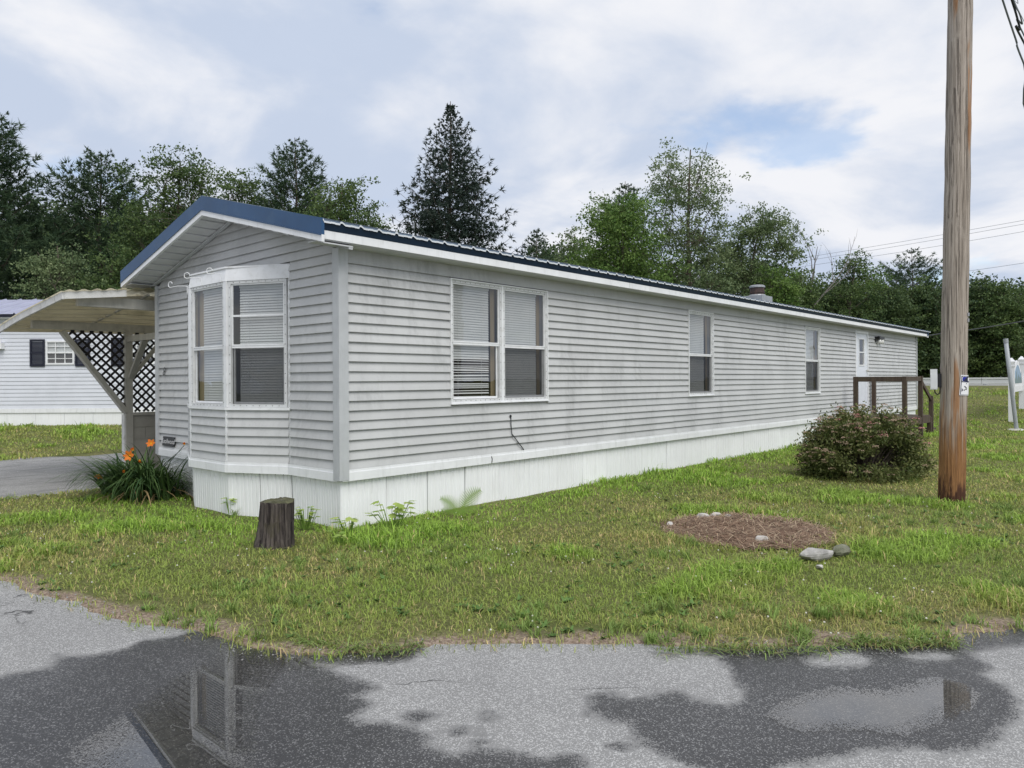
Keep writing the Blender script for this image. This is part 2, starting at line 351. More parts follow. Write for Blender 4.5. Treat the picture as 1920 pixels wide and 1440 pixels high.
def thing(name, loc, label, cat, group=None):
    o = bpy.data.objects.new(name, None); COL.objects.link(o); o.location = tuple(float(v) for v in loc); o.empty_display_size = .2
    o['_o'] = [float(v) for v in loc]; return tag(o, label, cat, group)
def npmesh(name, V, Fc, mat, parent=None, attrs=None, smooth=False, origin=(0, 0, 0)):
    o0 = np.array(parent['_o']) if parent is not None else np.array(origin, float)
    me = bpy.data.meshes.new(name); V = np.asarray(V, np.float32)-o0.astype(np.float32); Fc = np.asarray(Fc, np.int32)
    me.vertices.add(len(V)); me.vertices.foreach_set('co', V.ravel())
    m, k = Fc.shape; me.loops.add(m*k); me.loops.foreach_set('vertex_index', Fc.ravel())
    me.polygons.add(m); me.polygons.foreach_set('loop_start', np.arange(0, m*k, k, dtype=np.int32))
    if smooth: me.polygons.foreach_set('use_smooth', np.ones(m, bool))
    me.update(calc_edges=True)
    for an, av in (attrs or {}).items():
        av = np.asarray(av, np.float32)
        if av.ndim == 1: a = me.attributes.new(an, 'FLOAT', 'POINT'); a.data.foreach_set('value', av)
        else:
            a = me.attributes.new(an, 'FLOAT_COLOR', 'POINT'); a.data.foreach_set('color', np.c_[av, np.ones(len(av), np.float32)].ravel())
    me.materials.append(M[mat])
    o = bpy.data.objects.new(name, me); COL.objects.link(o)
    if parent is not None: o.parent = parent; o['_o'] = [float(v) for v in o0]
    else: o.location = origin
    return o
def frame(o, U, N):
    o = np.array(o, float); U = np.array(U, float); N = np.array(N, float)
    return lambda u, n, z: o+U*u+N*n+np.array([0, 0, z])
def text_part(body, size, T, mat, name, parent, shear=0.):
    cu = bpy.data.curves.new('t', 'FONT'); cu.body = body; cu.size = size; cu.align_x = 'CENTER'; cu.align_y = 'CENTER'; cu.shear = shear; cu.resolution_u = 3
    ob = bpy.data.objects.new('t', cu); COL.objects.link(ob)
    dg = bpy.context.evaluated_depsgraph_get(); dg.update()
    me = bpy.data.meshes.new_from_object(ob.evaluated_get(dg))
    g = G(T); g.add([(v.co.x, 0, v.co.y) for v in me.vertices], [tuple(p.vertices) for p in me.polygons])
    bpy.data.objects.remove(ob); bpy.data.meshes.remove(me)
    return g.build(name, mat, parent)
def vnoise(x, y, scale, seed, octv=3):
    r = np.random.default_rng(seed); g = r.random((64, 64)); out = 0; amp = 1; tot = 0
    for k_ in range(octv):
        u = x*scale*2**k_+17.3*k_; v = y*scale*2**k_+5.1*k_
        i = np.floor(u).astype(int); j = np.floor(v).astype(int); a = u-i; b = v-j; a = a*a*(3-2*a); b = b*b*(3-2*b)
        q = lambda ii, jj: g[ii % 64, jj % 64]
        out = out+amp*((q(i, j)*(1-a)+q(i+1, j)*a)*(1-b)+(q(i, j+1)*(1-a)+q(i+1, j+1)*a)*b); tot += amp; amp *= .5
    return out/tot
def ss(lo, hi, v):
    t = np.clip((v-lo)/(hi-lo), 0, 1); return t*t*(3-2*t)
def sdist(x, y, poly):
    """signed distance, positive inside"""
    P = np.array(poly, float)[:, :2]; d = np.full(x.shape, 1e9); ins = np.zeros(x.shape, bool)
    for i in range(len(P)):
        a = P[i]; b = P[(i+1) % len(P)]; e = b-a
        t = np.clip(((x-a[0])*e[0]+(y-a[1])*e[1])/max(e@e, 1e-12), 0, 1)
        d = np.minimum(d, np.hypot(x-a[0]-t*e[0], y-a[1]-t*e[1]))
        cond = ((a[1] > y) != (b[1] > y)) & (x < (b[0]-a[0])*(y-a[1])/((b[1]-a[1]) if b[1] != a[1] else 1e-12)+a[0])
        ins ^= cond
    return np.where(ins, d, -d)
def sl(x, y): return (x-CAM[0])*fw[0]+(y-CAM[1])*fw[1], (x-CAM[0])*rt[0]+(y-CAM[1])*rt[1]
def xy(s_, l_): return CAM[0]+s_*fw[0]+l_*rt[0], CAM[1]+s_*fw[1]+l_*rt[1]

# ------------------------------------------------------------------ terrain, road, driveway
def zt(x, y):
    s_, l_ = sl(np.asarray(x, float), np.asarray(y, float))
    r_ = 1.12*ss(20, 37, s_)*ss(3, 10, l_); le = .36*ss(14.3, 20, s_)*(1-ss(-4, 2, l_)); md = .7*ss(26, 40, s_)*ss(-4, 2, l_)*(1-ss(3, 10, l_))
    return .014+r_+le+md
def hit(x, y):
    d = ray(x, y)
    for s_ in np.arange(4, 90, .02):
        p_ = CAM+d*s_
        if p_[2] <= zt(p_[0], p_[1]): return p_
    return CAM+d*90
edge_px = [(0, 1093), (60, 1112), (120, 1135), (200, 1160), (300, 1181), (360, 1186), (420, 1198), (470, 1218), (560, 1232), (640, 1234), (720, 1228), (800, 1217), (900, 1215), (1000, 1211),
           (1150, 1212), (1300, 1214), (1400, 1219), (1500, 1218), (1600, 1215), (1700, 1212), (1800, 1207), (1860, 1192), (1920, 1185)]
ROAD = [tuple(ground(*q)[:2]) for q in edge_px]
a0 = np.array(ROAD[0]); a1 = np.array(ROAD[-1])
ROAD = [(-30, 30), (-9, 16), (-5.6, 8.5), (-4.0, 3.4)]+ROAD+[tuple(a1+np.array((3.0, -2.9))), (14, -17.5), (30, -34), (-10, -60), (-60, -20)]
DRIVE = [(-12, 5.0), (-5, 5.25), (-1.8, 5.3), (-.5, 5.15), (2, 5.1), (14, 5.1), (14, 10.7), (1.8, 10.8), (-.4, 11.0), (-5, 11.4), (-12, 12)]
BED = [tuple(ground(*q)[:2]) for q in ((1245, 985), (1300, 972), (1400, 968), (1500, 980), (1560, 1003), (1560, 1022), (1500, 1034), (1400, 1034), (1300, 1020), (1250, 1004))]

def axis(parts): return np.unique(np.concatenate(parts))
sA = axis([np.linspace(-60, 2.6, 14), np.arange(2.6, 8, .07), np.arange(8, 16, .2), np.geomspace(16, 900, 60)])
lA = axis([-np.geomspace(7, 900, 50), np.arange(-7, 7, .1), np.geomspace(7, 900, 50)])
SS, LL = np.meshgrid(sA, lA, indexing='ij'); X, Y = xy(SS.ravel(), LL.ravel())
rdist = -sdist(X, Y, ROAD)+(vnoise(X, Y, 3., 3)-.5)*.16; ddist = -sdist(X, Y, DRIVE)+(vnoise(X, Y, 2., 5)-.5)*.2
edge = np.minimum(rdist, ddist)
Z = zt(X, Y)+(vnoise(X, Y, 1.4, 8)-.5)*.03-.11*(1-ss(-.06, .05, edge))
ni, nj = SS.shape; idx = np.arange(ni*nj).reshape(ni, nj)
FQ = np.stack([idx[:-1, :-1].ravel(), idx[1:, :-1].ravel(), idx[1:, 1:].ravel(), idx[:-1, 1:].ravel()], 1)[:, ::-1]
lawn = npmesh('lawn', np.c_[X, Y, Z], FQ, 'lawn', None, {'rd': np.clip(rdist, -1, 5)}, True); tag(lawn, 'uneven green and straw-coloured lawn around the mobile home', kind='structure')

WETA = [(-120, 1278), (0, 1270), (96, 1252), (108, 1227), (167, 1231), (233, 1218), (267, 1202), (325, 1193), (380, 1176), (480, 1205), (560, 1215), (790, 1215), (770, 1238), (660, 1246), (590, 1243), (650, 1268), (708, 1289), (662, 1306), (692, 1322), (658, 1343),
        (708, 1354), (761, 1358), (797, 1376), (803, 1398), (829, 1416), (881, 1411), (932, 1410), (1023, 1418), (1071, 1414), (1094, 1427), (1080, 1520), (-120, 1520)]
WETB = [(1334, 1205), (1334, 1225), (1370, 1257), (1394, 1292), (1395, 1312), (1370, 1326), (1338, 1320), (1298, 1308), (1275, 1294), (1231, 1302), (1184, 1316), (1149, 1301), (1116, 1301), (1097, 1321), (1107, 1340), (1149, 1356), (1178, 1351),
        (1200, 1380), (1233, 1412), (1290, 1436), (1360, 1452), (1440, 1450), (1508, 1435), (1556, 1421), (1627, 1407), (1706, 1405), (1813, 1411), (1873, 1383), (1912, 1340), (1910, 1312), (1884, 1284), (1841, 1267), (1857, 1253), (1833, 1233), (1813, 1223), (1920, 1209), (1990, 1195), (1990, 1160), (1600, 1190)]
SPOTS = [(783, 1343, 30, 9), (915, 1342, 14, 7), (853, 1372, 24, 6), (897, 1373, 10, 5), (905, 1391, 12, 5), (1160, 1398, 22, 4), (1108, 1262, 0, 0)]
DRY = [(1570, 1237, 60, 15), (1742, 1231, 42, 8)]
def ell(cx, cy, rx, ry): return [tuple(ground(cx+rx*math.cos(t), cy+ry*math.sin(t))[:2]) for t in np.linspace(0, 2*math.pi, 13)[:-1]]
sR = axis([np.linspace(-40, 2.2, 12), np.arange(2.2, 6.2, .04), np.linspace(6.2, 40, 60)])
lR = axis([np.linspace(-45, -5, 40), np.arange(-5, 5, .045), np.linspace(5, 45, 40)])
SS, LL = np.meshgrid(sR, lR, indexing='ij'); X, Y = xy(SS.ravel(), LL.ravel())
keep = sdist(X, Y, ROAD) > -.35
wd = np.maximum(sdist(X, Y, [tuple(ground(*q)[:2]) for q in WETA]), sdist(X, Y, [tuple(ground(*q)[:2]) for q in WETB]))
for q in SPOTS:
    if q[2]: wd = np.maximum(wd, sdist(X, Y, ell(*q)))
for q in DRY: wd = np.minimum(wd, -sdist(X, Y, ell(*q)))
ni, nj = SS.shape; idx = np.arange(ni*nj).reshape(ni, nj)
FQ = np.stack([idx[:-1, :-1].ravel(), idx[1:, :-1].ravel(), idx[1:, 1:].ravel(), idx[:-1, 1:].ravel()], 1)[:, ::-1]
FQ = FQ[keep[FQ].any(1)]
use, inv = np.unique(FQ.ravel(), return_inverse=True)
road = npmesh('road', np.c_[X, Y, np.zeros(len(X))][use], inv.reshape(FQ.shape), 'road', None, {'wd': np.clip(wd[use], -1, 1)}); tag(road, 'worn grey asphalt road with wet patches', kind='structure')

def puddle(px, label, depth=1.):
    poly = [tuple(ground(*q)[:2]) for q in px]; P = np.array(poly); c0 = P.min(0)-.05; c1 = P.max(0)+.05
    gx = np.arange(c0[0], c1[0], .035); gy = np.arange(c0[1], c1[1], .035)
    XX, YY = np.meshgrid(gx, gy, indexing='ij'); x = XX.ravel(); y = YY.ravel(); d = sdist(x, y, poly)
    ii = np.arange(len(x)).reshape(XX.shape)
    f = np.stack([ii[:-1, :-1].ravel(), ii[1:, :-1].ravel(), ii[1:, 1:].ravel(), ii[:-1, 1:].ravel()], 1)
    f = f[(d[f] > -.05).any(1)]; us, iv = np.unique(f.ravel(), return_inverse=True)
    o = npmesh('puddle', np.c_[x, y, np.full(len(x), .005)][us], iv.reshape(f.shape), 'puddle', None, {'deep': np.clip(.5+d[us]/.24, 0, 1.6)*depth})
    return tag(o, label, kind='structure')
puddle([(235, 1358), (300, 1312), (350, 1275), (400, 1245), (440, 1216), (500, 1206), (600, 1216), (690, 1234), (600, 1246), (520, 1252), (495, 1268), (475, 1295), (455, 1335), (450, 1380), (445, 1440), (445, 1500), (190, 1500), (180, 1440), (165, 1405)], 'shallow puddle mirroring the bay window of the mobile home', .62)
puddle([(1461, 1340), (1516, 1316), (1576, 1300), (1675, 1308), (1734, 1290), (1775, 1278), (1812, 1306), (1754, 1338), (1675, 1368), (1615, 1358), (1556, 1354), (1497, 1362)], 'shallow puddle reflecting the pale sky in the right wet patch', 1.25)

xs = np.arange(-12, 14.01, .25); ys = np.arange(4.4, 12.3, .25); XX, YY = np.meshgrid(xs, ys, indexing='ij'); x = XX.ravel(); y = YY.ravel()
kp = sdist(x, y, DRIVE) > -.3; ii = np.arange(len(x)).reshape(XX.shape)
f = np.stack([ii[:-1, :-1].ravel(), ii[1:, :-1].ravel(), ii[1:, 1:].ravel(), ii[:-1, 1:].ravel()], 1); f = f[kp[f].any(1)]
us, iv = np.unique(f.ravel(), return_inverse=True)
drv = npmesh('driveway', np.c_[x, y, np.full(len(x), .006)][us], iv.reshape(f.shape), 'drive'); tag(drv, 'patched grey driveway beside the carport', kind='structure')

# ------------------------------------------------------------------ mobile home
Lh, Wh = 22.8, 4.43
ZB0, ZB1, ZTOP = .514, .634, 2.935      # skirt band, top of side wall
CZ = [2.789-.103*k_ for k_ in range(22)]; CZ = sorted(CZ)   # course lines
rr = random.Random(3)
home = thing('mobile_home', (0, 0, 0), 'long grey vinyl-sided mobile home with blue metal roof and a bay window', 'mobile home')
SLOPE = .262
def zsoff(y): return 2.968+SLOPE*.98*(2.215-abs(y-2.215))    # underside of rake at the gable wall

def board(T, parent, u0b, u1b, u0t, u1t, z0, z1, lip=.034, mat='siding'):
    g = G(T)
    w0, w1 = rr.uniform(-.0022, .0022), rr.uniform(-.0022, .0022)
    def prof(ub, ut): return [(ub, .0, z0+.026), (ub, .005, z0+.018), (ub, lip, z0+(w0 if ub == u0b else w1)), (ub, lip, z0+.004+(w0 if ub == u0b else w1)), (ut, .005, z1+.012), (ut, 0, z1+.012)]
    g.prism(prof(u0b, u0t), prof(u1b, u1t)); return g.build('siding_board', mat, parent)
def rows(z0, z1):
    r = [z for z in CZ if z > z0+.02 and z < z1-.02]; r = [z0]+r+[z1]; return list(zip(r[:-1], r[1:]))
T_long = frame((0, 0, 0), (1, 0, 0), (0, -1, 0))
OPEN = [(1.535, 3.36, 1.28, 2.775), (7.30, 8.25, 1.262, 2.785), (12.84, 13.80, 1.21, 2.775), (16.50, 17.60, .66, 2.85)]
lw = G(); lw.box(0, Lh, .03, .12, 0, 1.2)
xs_ = [0.]+[v for o_ in OPEN for v in (o_[0]+.045, o_[1]-.045)]+[Lh]
lw = G()
for i in range(0, len(xs_), 2): lw.box(xs_[i], xs_[i+1], 0, .09, ZB0, ZTOP)
for (x0, x1, z0, z1) in OPEN:
    lw.box(x0+.045, x1-.045, .0005, .0895, ZB0, z0+.045); lw.box(x0+.045, x1-.045, .0005, .0895, z1-.045, ZTOP)
long_wall = lw.build('side_wall', 'wallcore', home)
seam0 = [1.9, 3.1, .8, 2.6]
for k_, (z0, z1) in enumerate(rows(ZB1, ZTOP)):
    mid = (z0+z1)/2; segs = [(.065, Lh-.05)]
    for (x0, x1, a, b) in OPEN:
        if a < mid < b:
            ns = []
            for (s0, s1) in segs:
                if x0 > s0 and x1 < s1: ns += [(s0, x0+.008), (x1-.008, s1)]
                else: ns.append((s0, s1))
            segs = ns
    out = []
    for (s0, s1) in segs:
        t = seam0[(k_//2) % 4]+3.66; cuts = []
        while t < s1-.4:
            if t > s0+.4: cuts.append(t)
            t += 4.9
        e = [s0]+cuts+[s1]; out += list(zip(e[:-1], e[1:]))
    for (s0, s1) in out: board(T_long, long_wall, s0+.0008, s1-.0008, s0+.0008, s1-.0008, z0, z1, .034+rr.uniform(-.002, .002))

# gable end
YA, YD = .95, 3.45; BAY = [(0, YA), (-.36, 1.70), (-.36, 2.60), (0, YD)]; ZBAYT = 2.86
T_end = frame((0, 0, 0), (0, 1, 0), (-1, 0, 0))
g = G(); g.box(0, .09, .0905, YA, ZB0, 2.925); g.box(0, .09, YD, Wh, ZB0, 2.925)
g.prism([(0, YA, ZBAYT-.05), (0, YD, ZBAYT-.05), (0, YD, 2.925), (0, YA, 2.925)], [(.09, YA, ZBAYT-.05), (.09, YD, ZBAYT-.05), (.09, YD, 2.925), (.09, YA, 2.925)])
g.prism([(0, .001, 2.925), (0, Wh-.001, 2.925), (0, 2.215, zsoff(2.215)-.02)], [(.09, .001, 2.925), (.09, Wh-.001, 2.925), (.09, 2.215, zsoff(2.215)-.02)])
end_wall = g.build('end_wall', 'wallcore', home)
CZG = CZ+[2.789+.103*k_ for k_ in range(1, 8)]
for z0, z1 in zip([ZB1]+CZG[1:], CZG[1:]+[3.535]):
    if z0 > 3.50: continue
    def ext(z):
        dy = 2.215-(z-2.968)/(SLOPE*.98) if z > 2.968 else 2.215
        dy = max(0., dy); return 2.215-dy, 2.215+dy
    a0_, b0_ = ext(z0); a1_, b1_ = ext(min(z1, 3.535))
    a0_ = max(a0_, .065); a1_ = max(a1_, .065); b0_ = min(b0_, Wh-.05); b1_ = min(b1_, Wh-.05)
    if (z0+z1)/2 < ZBAYT:
        board(T_end, end_wall, a0_, YA-.012, a1_, YA-.012, z0, z1); board(T_end, end_wall, YD+.012, b0_, YD+.012, b1_, z0, z1)
    else: board(T_end, end_wall, a0_, b0_, a1_, b1_, z0, min(z1, 3.535))
# closed shell so the rooms stay dark
g = G(); g.box(.0905, Lh, Wh-.09, Wh, ZB0, 2.93); g.box(Lh-.09, Lh, .0905, Wh-.0905, ZB0, 2.93); g.build('back_wall', 'siding', home)
g = G(); g.box(.05, Lh-.05, .0905, Wh-.0905, .45, ZB0); g.box(0.0005, Lh-.0905, .0905, Wh-.0905, 2.936, 2.96)
g.prism([(BAY[i][0]*.97+.01, BAY[i][1], .5) for i in range(4)], [(BAY[i][0]*.97+.01, BAY[i][1], .56) for i in range(4)]); g.build('floor_frame', 'dark', home)
g = G(); g.box(.1, Lh-.1, 1.3, 1.33, ZB0+.05, 2.93); g.box(1.3, 1.33, .1, Wh-.1, ZB0+.05, 2.93); g.build('interior_partition', 'dark', home)

# corner trims
g = G(); g.box(-.052, .066, -.052, .012, ZB0+.012, 2.93); g.box(-.052, .012, .0125, .06, ZB0+.012, 2.93); g.build('corner_trim', 'trimgrey', home)
g = G(); g.box(-.052, .012, Wh-.055, Wh+.03, ZB0+.012, 2.93); g.build('corner_trim', 'trimgrey', home)
g = G(); g.box(Lh-.055, Lh+.03, -.052, .012, ZB0+.012, 2.93); g.box(Lh-.012, Lh+.03, .0125, .06, ZB0+.01, 2.925); g.build('corner_trim', 'trimgrey', home)

# skirt band, two steps, along every outer face
def facet(a, b):
    a = np.array((a[0], a[1], 0.)); b = np.array((b[0], b[1], 0.)); U = (b-a)/np.linalg.norm(b-a); N = np.array((U[1], -U[0], 0)); return frame(a, U, N), np.linalg.norm(b-a)
loop = [(0, Wh), (0, YD)]+[(-.36, 2.60), (-.36, 1.70)]+[(0, YA), (0, 0)]
facs = [facet(loop[i], loop[i+1]) for i in range(5)]+[facet((0, 0), (Lh, 0))]
for i, (T, L) in enumerate(facs):
    e0 = -.014 if i in (1, 2, 3, 5) else .0; e1 = L+(.014 if i in (1, 2) else 0)
    cuts = [e0, 2.22, 5.9, 9.6, 13.2, 16.9, 20.5, e1] if i == 5 else [e0, e1]
    for a, b in zip(cuts[:-1], cuts[1:]):
        g = G(T); g.box(a+.0015, b-.0015, 0, .046, ZB0, ZB1-.032); g.box(a+.0015, b-.0015, 0, .038, ZB1-.0315, ZB1-.001); g.build('band_trim', 'white', home)
# ribbed skirt panels
def skirt_profile(w):
    pts = []; n = max(1, int(round(w/.10))); st = w/n
    for k_ in range(n):
        u = k_*st; pts += [(u, .0), (u+.010, .013), (u+st*.45, .013), (u+st*.45+.006, .007), (u+st*.45+.014, .013), (u+st-.010, .013)]
    pts.append((w, .0)); return pts
def skirt_panel(T, u0, w, share=None, lean=0.):
    pr = skirt_profile(w-.004); g = G(T)
    top = [(u0+u, n_-.016, ZB0+.02) for u, n_ in pr]; bot = [(u0+u, n_-.016-lean, -.10) for u, n_ in pr]; n_ = len(pr)
    g.add(top+bot, [(i, i+1, n_+i+1, n_+i) for i in range(n_-1)]); return g.build('skirt_panel', 'skirt', home)
first = None
for k_ in range(38):
    if first is None: first = skirt_panel(T_long, 0., .6)
    else:
        o = first.copy(); o.location = (k_*.6, rr.uniform(-.006, .006), 0); o.rotation_euler.x = rr.uniform(-.012, .012); COL.objects.link(o)
for i, (T, L) in enumerate(facs[:5]):
    n_ = max(1, int(round(L/.45)))
    for k_ in range(n_): skirt_panel(T, k_*L/n_, L/n_, lean=.02)
g = G(); g.box(.03, Lh, .03, .06, -.1, ZB0); g.box(.03, .06, .03, Wh, -.1, ZB0); g.build('skirt_backing', 'wallcore', home)

# windows
def ring(g, u0, u1, z0, z1, w, n0, n1, wb=None):
    wb = wb or w
    g.box(u0, u0+w, n0, n1, z0, z1); g.box(u1-w, u1, n0, n1, z0, z1); g.box(u0+w, u1-w, n0, n1, z1-w, z1); g.box(u0+w, u1-w, n0, n1, z0, z0+wb)
def pane(T, name, u0, u1, n_, z0, z1, mat, parent):
    g = G(T); q = [(u0, n_, z0), (u1, n_, z0), (u1, n_, z1), (u0, n_, z1)]; P = [Vector(T(*c_)) for c_ in q]
    nrm = (P[1]-P[0]).cross(P[2]-P[0]); Nn = Vector(T(0, 1, 0))-Vector(T(0, 0, 0))
    g.add(q, [(0, 1, 2, 3) if nrm.dot(Nn) > 0 else (0, 3, 2, 1)]); return g.build(name, mat, parent)
def blind(T, u0, u1, n_, z0, z1, parent, seed, gaps=None, droop=0):
    g = G(T); r_ = random.Random(seed); z = z1; p_ = .031
    g.box(u0, u1, n_-.012, n_+.012, z1-.002, z1+.028)
    while z > z0:
        t = .0148 if not (gaps and z < gaps) else r_.uniform(.002, .0095)
        jz = 0 if not (gaps and z < gaps) else r_.uniform(-.010, .010); j2 = 0 if not gaps else r_.uniform(-.006, .006)*(z < gaps)
        g.add([(u0, n_+.006, z-p_/2-t+jz), (u1, n_+.006, z-p_/2-t+jz+j2), (u1, n_-.006, z-p_/2+t+jz+j2), (u0, n_-.006, z-p_/2+t+jz)], [(0, 1, 2, 3)]); z -= p_
    for uu in (.2, .8): u_ = u0+(u1-u0)*uu; g.box(u_-.001, u_+.001, n_+.009, n_+.010, z0, z1)
    return g.build('blind', 'blind', parent)
def unit(T, win, u0, u1, z0, z1, mid, seed, gapside=1, gaps=None, lowscreen=True, upper_split=None, curtain=True, bw=.2, blindz=None):
    """one double-hung unit with sashes, panes, screen, blind"""
    g = G(T); ring(g, u0, u1, z0, z1, .032, -.012, .026); g.build('window_frame', 'frame', win)
    g = G(T); n_ = 0
    for a, b in ((u0+.016, None), (u1-.016, None)):
        for z in np.arange(z0+.05, z1-.03, .11): g.box(a-.004, a+.004, .026, .0285, z-.004, z+.004)
    for zz_ in (z0+.016, z1-.016):
        for u in np.arange(u0+.07, u1-.04, .085): g.box(u-.004, u+.004, .026, .0285, zz_-.004, zz_+.004)
    tag(g.build('screws', 'screw', win), kind='stuff')
    a, b = u0+.033, u1-.033
    g = G(T); ring(g, a, b, mid+.001, z1-.033, .016, -.004, .014); s1_ = g.build('upper_sash', 'framew', win)
    g = G(T); ring(g, a+.012, b-.012, z0+.036, mid-.0005, .02, -.022, -.006, .024); g.box(a, b, -.0225, .010, mid-.026, mid-.0005); s2_ = g.build('lower_sash', 'framew', win)
    pane(T, 'pane', a+.014, b-.014, .004, mid+.015, z1-.047, 'glass', win)
    pane(T, 'pane', a+.03, b-.03, -.012, z0+.058, mid-.024, 'glass', win)
    if lowscreen: pane(T, 'insect_screen', a+.012, b-.012, .002, z0+.036, mid-.026, 'screen', win)
    if upper_split:
        g = G(T); g.box(a+.016, b-.016, -.003, .012, upper_split-.011, upper_split+.011); g.build('sash_bar', 'framew', win)
    if gapside > 0: b0, b1, c0, c1 = a+.005, b-bw*(b-a), b-.07, b+.02
    else: b0, b1, c0, c1 = a+bw*(b-a), b-.005, a-.02, a+.075
    blind(T, b0, b1, -.05, (blindz or z0+.05), z1-.075, win, seed, gaps)
    if curtain:
        g = G(T); n1_ = 7; pr = [(c0+(c1-c0)*k_/n1_, -.075-.018*(k_ % 2)) for k_ in range(n1_+1)]
        g.add([(u, n_, z0-.05) for u, n_ in pr]+[(u, n_, z1+.05) for u, n_ in pr], [(i, i+1, n1_+2+i, n1_+1+i) for i in range(n1_)]); g.build('curtain', 'curtain', win)
def winframe(T, u0, u1, z0, z1, label):
    w = thing('window', (0, 0, 0), None, None); w.parent = home; w['label'] = label
    g = G(T); ring(g, u0, u1, z0, z1, .014, 0, .042); g.box(u0-.006, u1+.006, .0005, .055, z0-.012, z0-.0005); g.build('outer_trim', 'framew', w); return w
x0, x1, z0, z1 = OPEN[0]; w = winframe(T_long, x0, x1, z0, z1, 'wide twin window with blinds beside the corner'); mx = (x0+x1)/2
unit(T_long, w, x0+.0145, mx-.016, z0+.0145, z1-.0145, 2.015, 1, 1, gaps=1.84, lowscreen=False, bw=.16)
unit(T_long, w, mx+.016, x1-.0145, z0+.0145, z1-.0145, 2.0, 2, 1, bw=.14)
g = G(T_long); g.box(mx-.0155, mx+.0155, 0, .034, z0+.0145, z1-.0145); g.build('mullion', 'framew', w)
x0, x1, z0, z1 = OPEN[1]; w = winframe(T_long, x0, x1, z0, z1, 'narrow double-hung window in the middle of the side wall'); unit(T_long, w, x0+.0145, x1-.0145, z0+.0145, z1-.0145, 2.0, 3, 1, bw=.22)
x0, x1, z0, z1 = OPEN[2]; w = winframe(T_long, x0, x1, z0, z1, 'narrow double-hung window nearest the door'); unit(T_long, w, x0+.0145, x1-.0145, z0+.0145, z1-.0145, 1.99, 4, 1, bw=.2)

# bay: three glazed faces over three clad aprons
bay = thing('bay_window', (0, 0, 0), None, None); bay.parent = home; bay['label'] = 'three-sided bay window with white header boards'
ZS, ZH = 1.265, 2.71
for i, (T, L) in enumerate(facs[1:4]):
    for (za, zb) in rows(ZB1, ZS-.03):
        board(T, bay, .014, L-.014, .014, L-.014, za, zb)
    g = G(T); g.box(.0, L, -.05, -.002, ZB0, ZS-.06); g.build('apron_core', 'wallcore', bay)
    unit(T, bay, .034, L-.034, ZS, ZH, 1.965 if i else 1.955, 20+i, -1, upper_split=2.31 if i == 2 else None, bw=.19 if i < 2 else .1, lowscreen=(i != 1), curtain=(i != 2))
    g = G(T); lean = .03
    e0_ = -.012; e1_ = L+.012
    g.prism([(e0_, -.04, ZH+.002), (e1_, -.04, ZH+.002), (e1_, .034, ZH+.002), (e0_, .034, ZH+.002)], [(e0_+.01, -.04, ZBAYT), (e1_-.01, -.04, ZBAYT), (e1_-.01, .012, ZBAYT), (e0_+.01, .012, ZBAYT)])
    g.build('header_board', 'framew', bay)
    g = G(T); g.box(-.012, L+.012, -.02, .042, ZS-.034, ZS-.002); g.build('sill', 'framew', bay)
cent = np.array((.05, 2.2))
for (bx, by), w_, top in zip(BAY, (.02, .032, .032, .02), (ZBAYT, ZH, ZH, ZBAYT)):
    g = G(); g.box(bx-w_, bx+.012, by-w_, by+w_, ZS, top); g.build('corner_post', 'framew', bay)
    g = G(); g.box(bx-w_*.8, bx+.01, by-.016, by+.016, ZB1, ZS-.035); g.build('apron_trim', 'white', bay)
g = G(); g.prism([(bx*1.1+.005, by, ZBAYT+.001) for bx, by in BAY], [(bx*1.1+.005, by, ZBAYT+.02) for bx, by in BAY]); g.build('bay_cap', 'framew', bay)
g = G(); g.prism([(bx*.8+.05, by, ZH+.06) for bx, by in BAY], [(bx*.8+.05, by, ZH+.07) for bx, by in BAY]); g.build('bay_ceiling', 'dark', bay)
# white plant hooks screwed to the header
for (px_, py_, pz_, dx, dy) in ((-.40, 2.64, 2.74, -.10, .30), (-.405, 2.25, 2.80, -.12, .16), (-.405, 1.76, 2.80, -.10, .10)):
    g = G(); p0 = Vector((px_, py_, pz_)); d_ = Vector((dx, dy, 0)); L_ = d_.length; d_.normalize()
    pts = [p0+Vector((0, 0, -.09)), p0, p0+d_*L_*.5+Vector((0, 0, .01)), p0+d_*L_*.9]
    pts += [p0+d_*(L_*.9+.035*math.sin(t))+Vector((0, 0, .035-.035*math.cos(t))) for t in np.linspace(.4, 4.4, 8)]
    g.tube(pts, .005, 5); g.build('plant_hook', 'framew', home)
text_part('8', .17, lambda u, n_, z: np.array((-.038, 4.20-u, 1.70+z)), 'number', 'house_number', home, .25)['label'] = 'black house number 8'

# door, lamp, cable, vent
x0, x1, z0, z1 = OPEN[3]; dr = thing('door', (0, 0, 0), None, None); dr.parent = home; dr['label'] = 'white door with a two-pane light'
g = G(T_long); ring(g, x0, x1, z0, z1, .06, 0, .035); g.build('door_frame', 'white', dr)
a, b = x0+.0605, x1-.0605; ga, gb, gz0, gz1 = a+.25, b-.25, 1.90, 2.66
g = G(T_long); g.box(a, ga, -.03, .01, z0+.06, z1-.0605); g.box(gb, b, -.03, .01, z0+.06, z1-.0605); g.box(ga, gb, -.03, .01, z0+.06, gz0); g.box(ga, gb, -.03, .01, gz1, z1-.0605); g.build('door_leaf', 'door', dr)
g = G(T_long); ring(g, ga+.0005, gb-.0005, gz0+.0005, gz1-.0005, .03, -.02, .022); g.box(ga+.03, gb-.03, -.01, .02, 2.26, 2.29); g.build('light_frame', 'framew', dr)
pane(T_long, 'pane', ga+.03, gb-.03, 0, gz0+.03, gz1-.03, 'glass', dr)
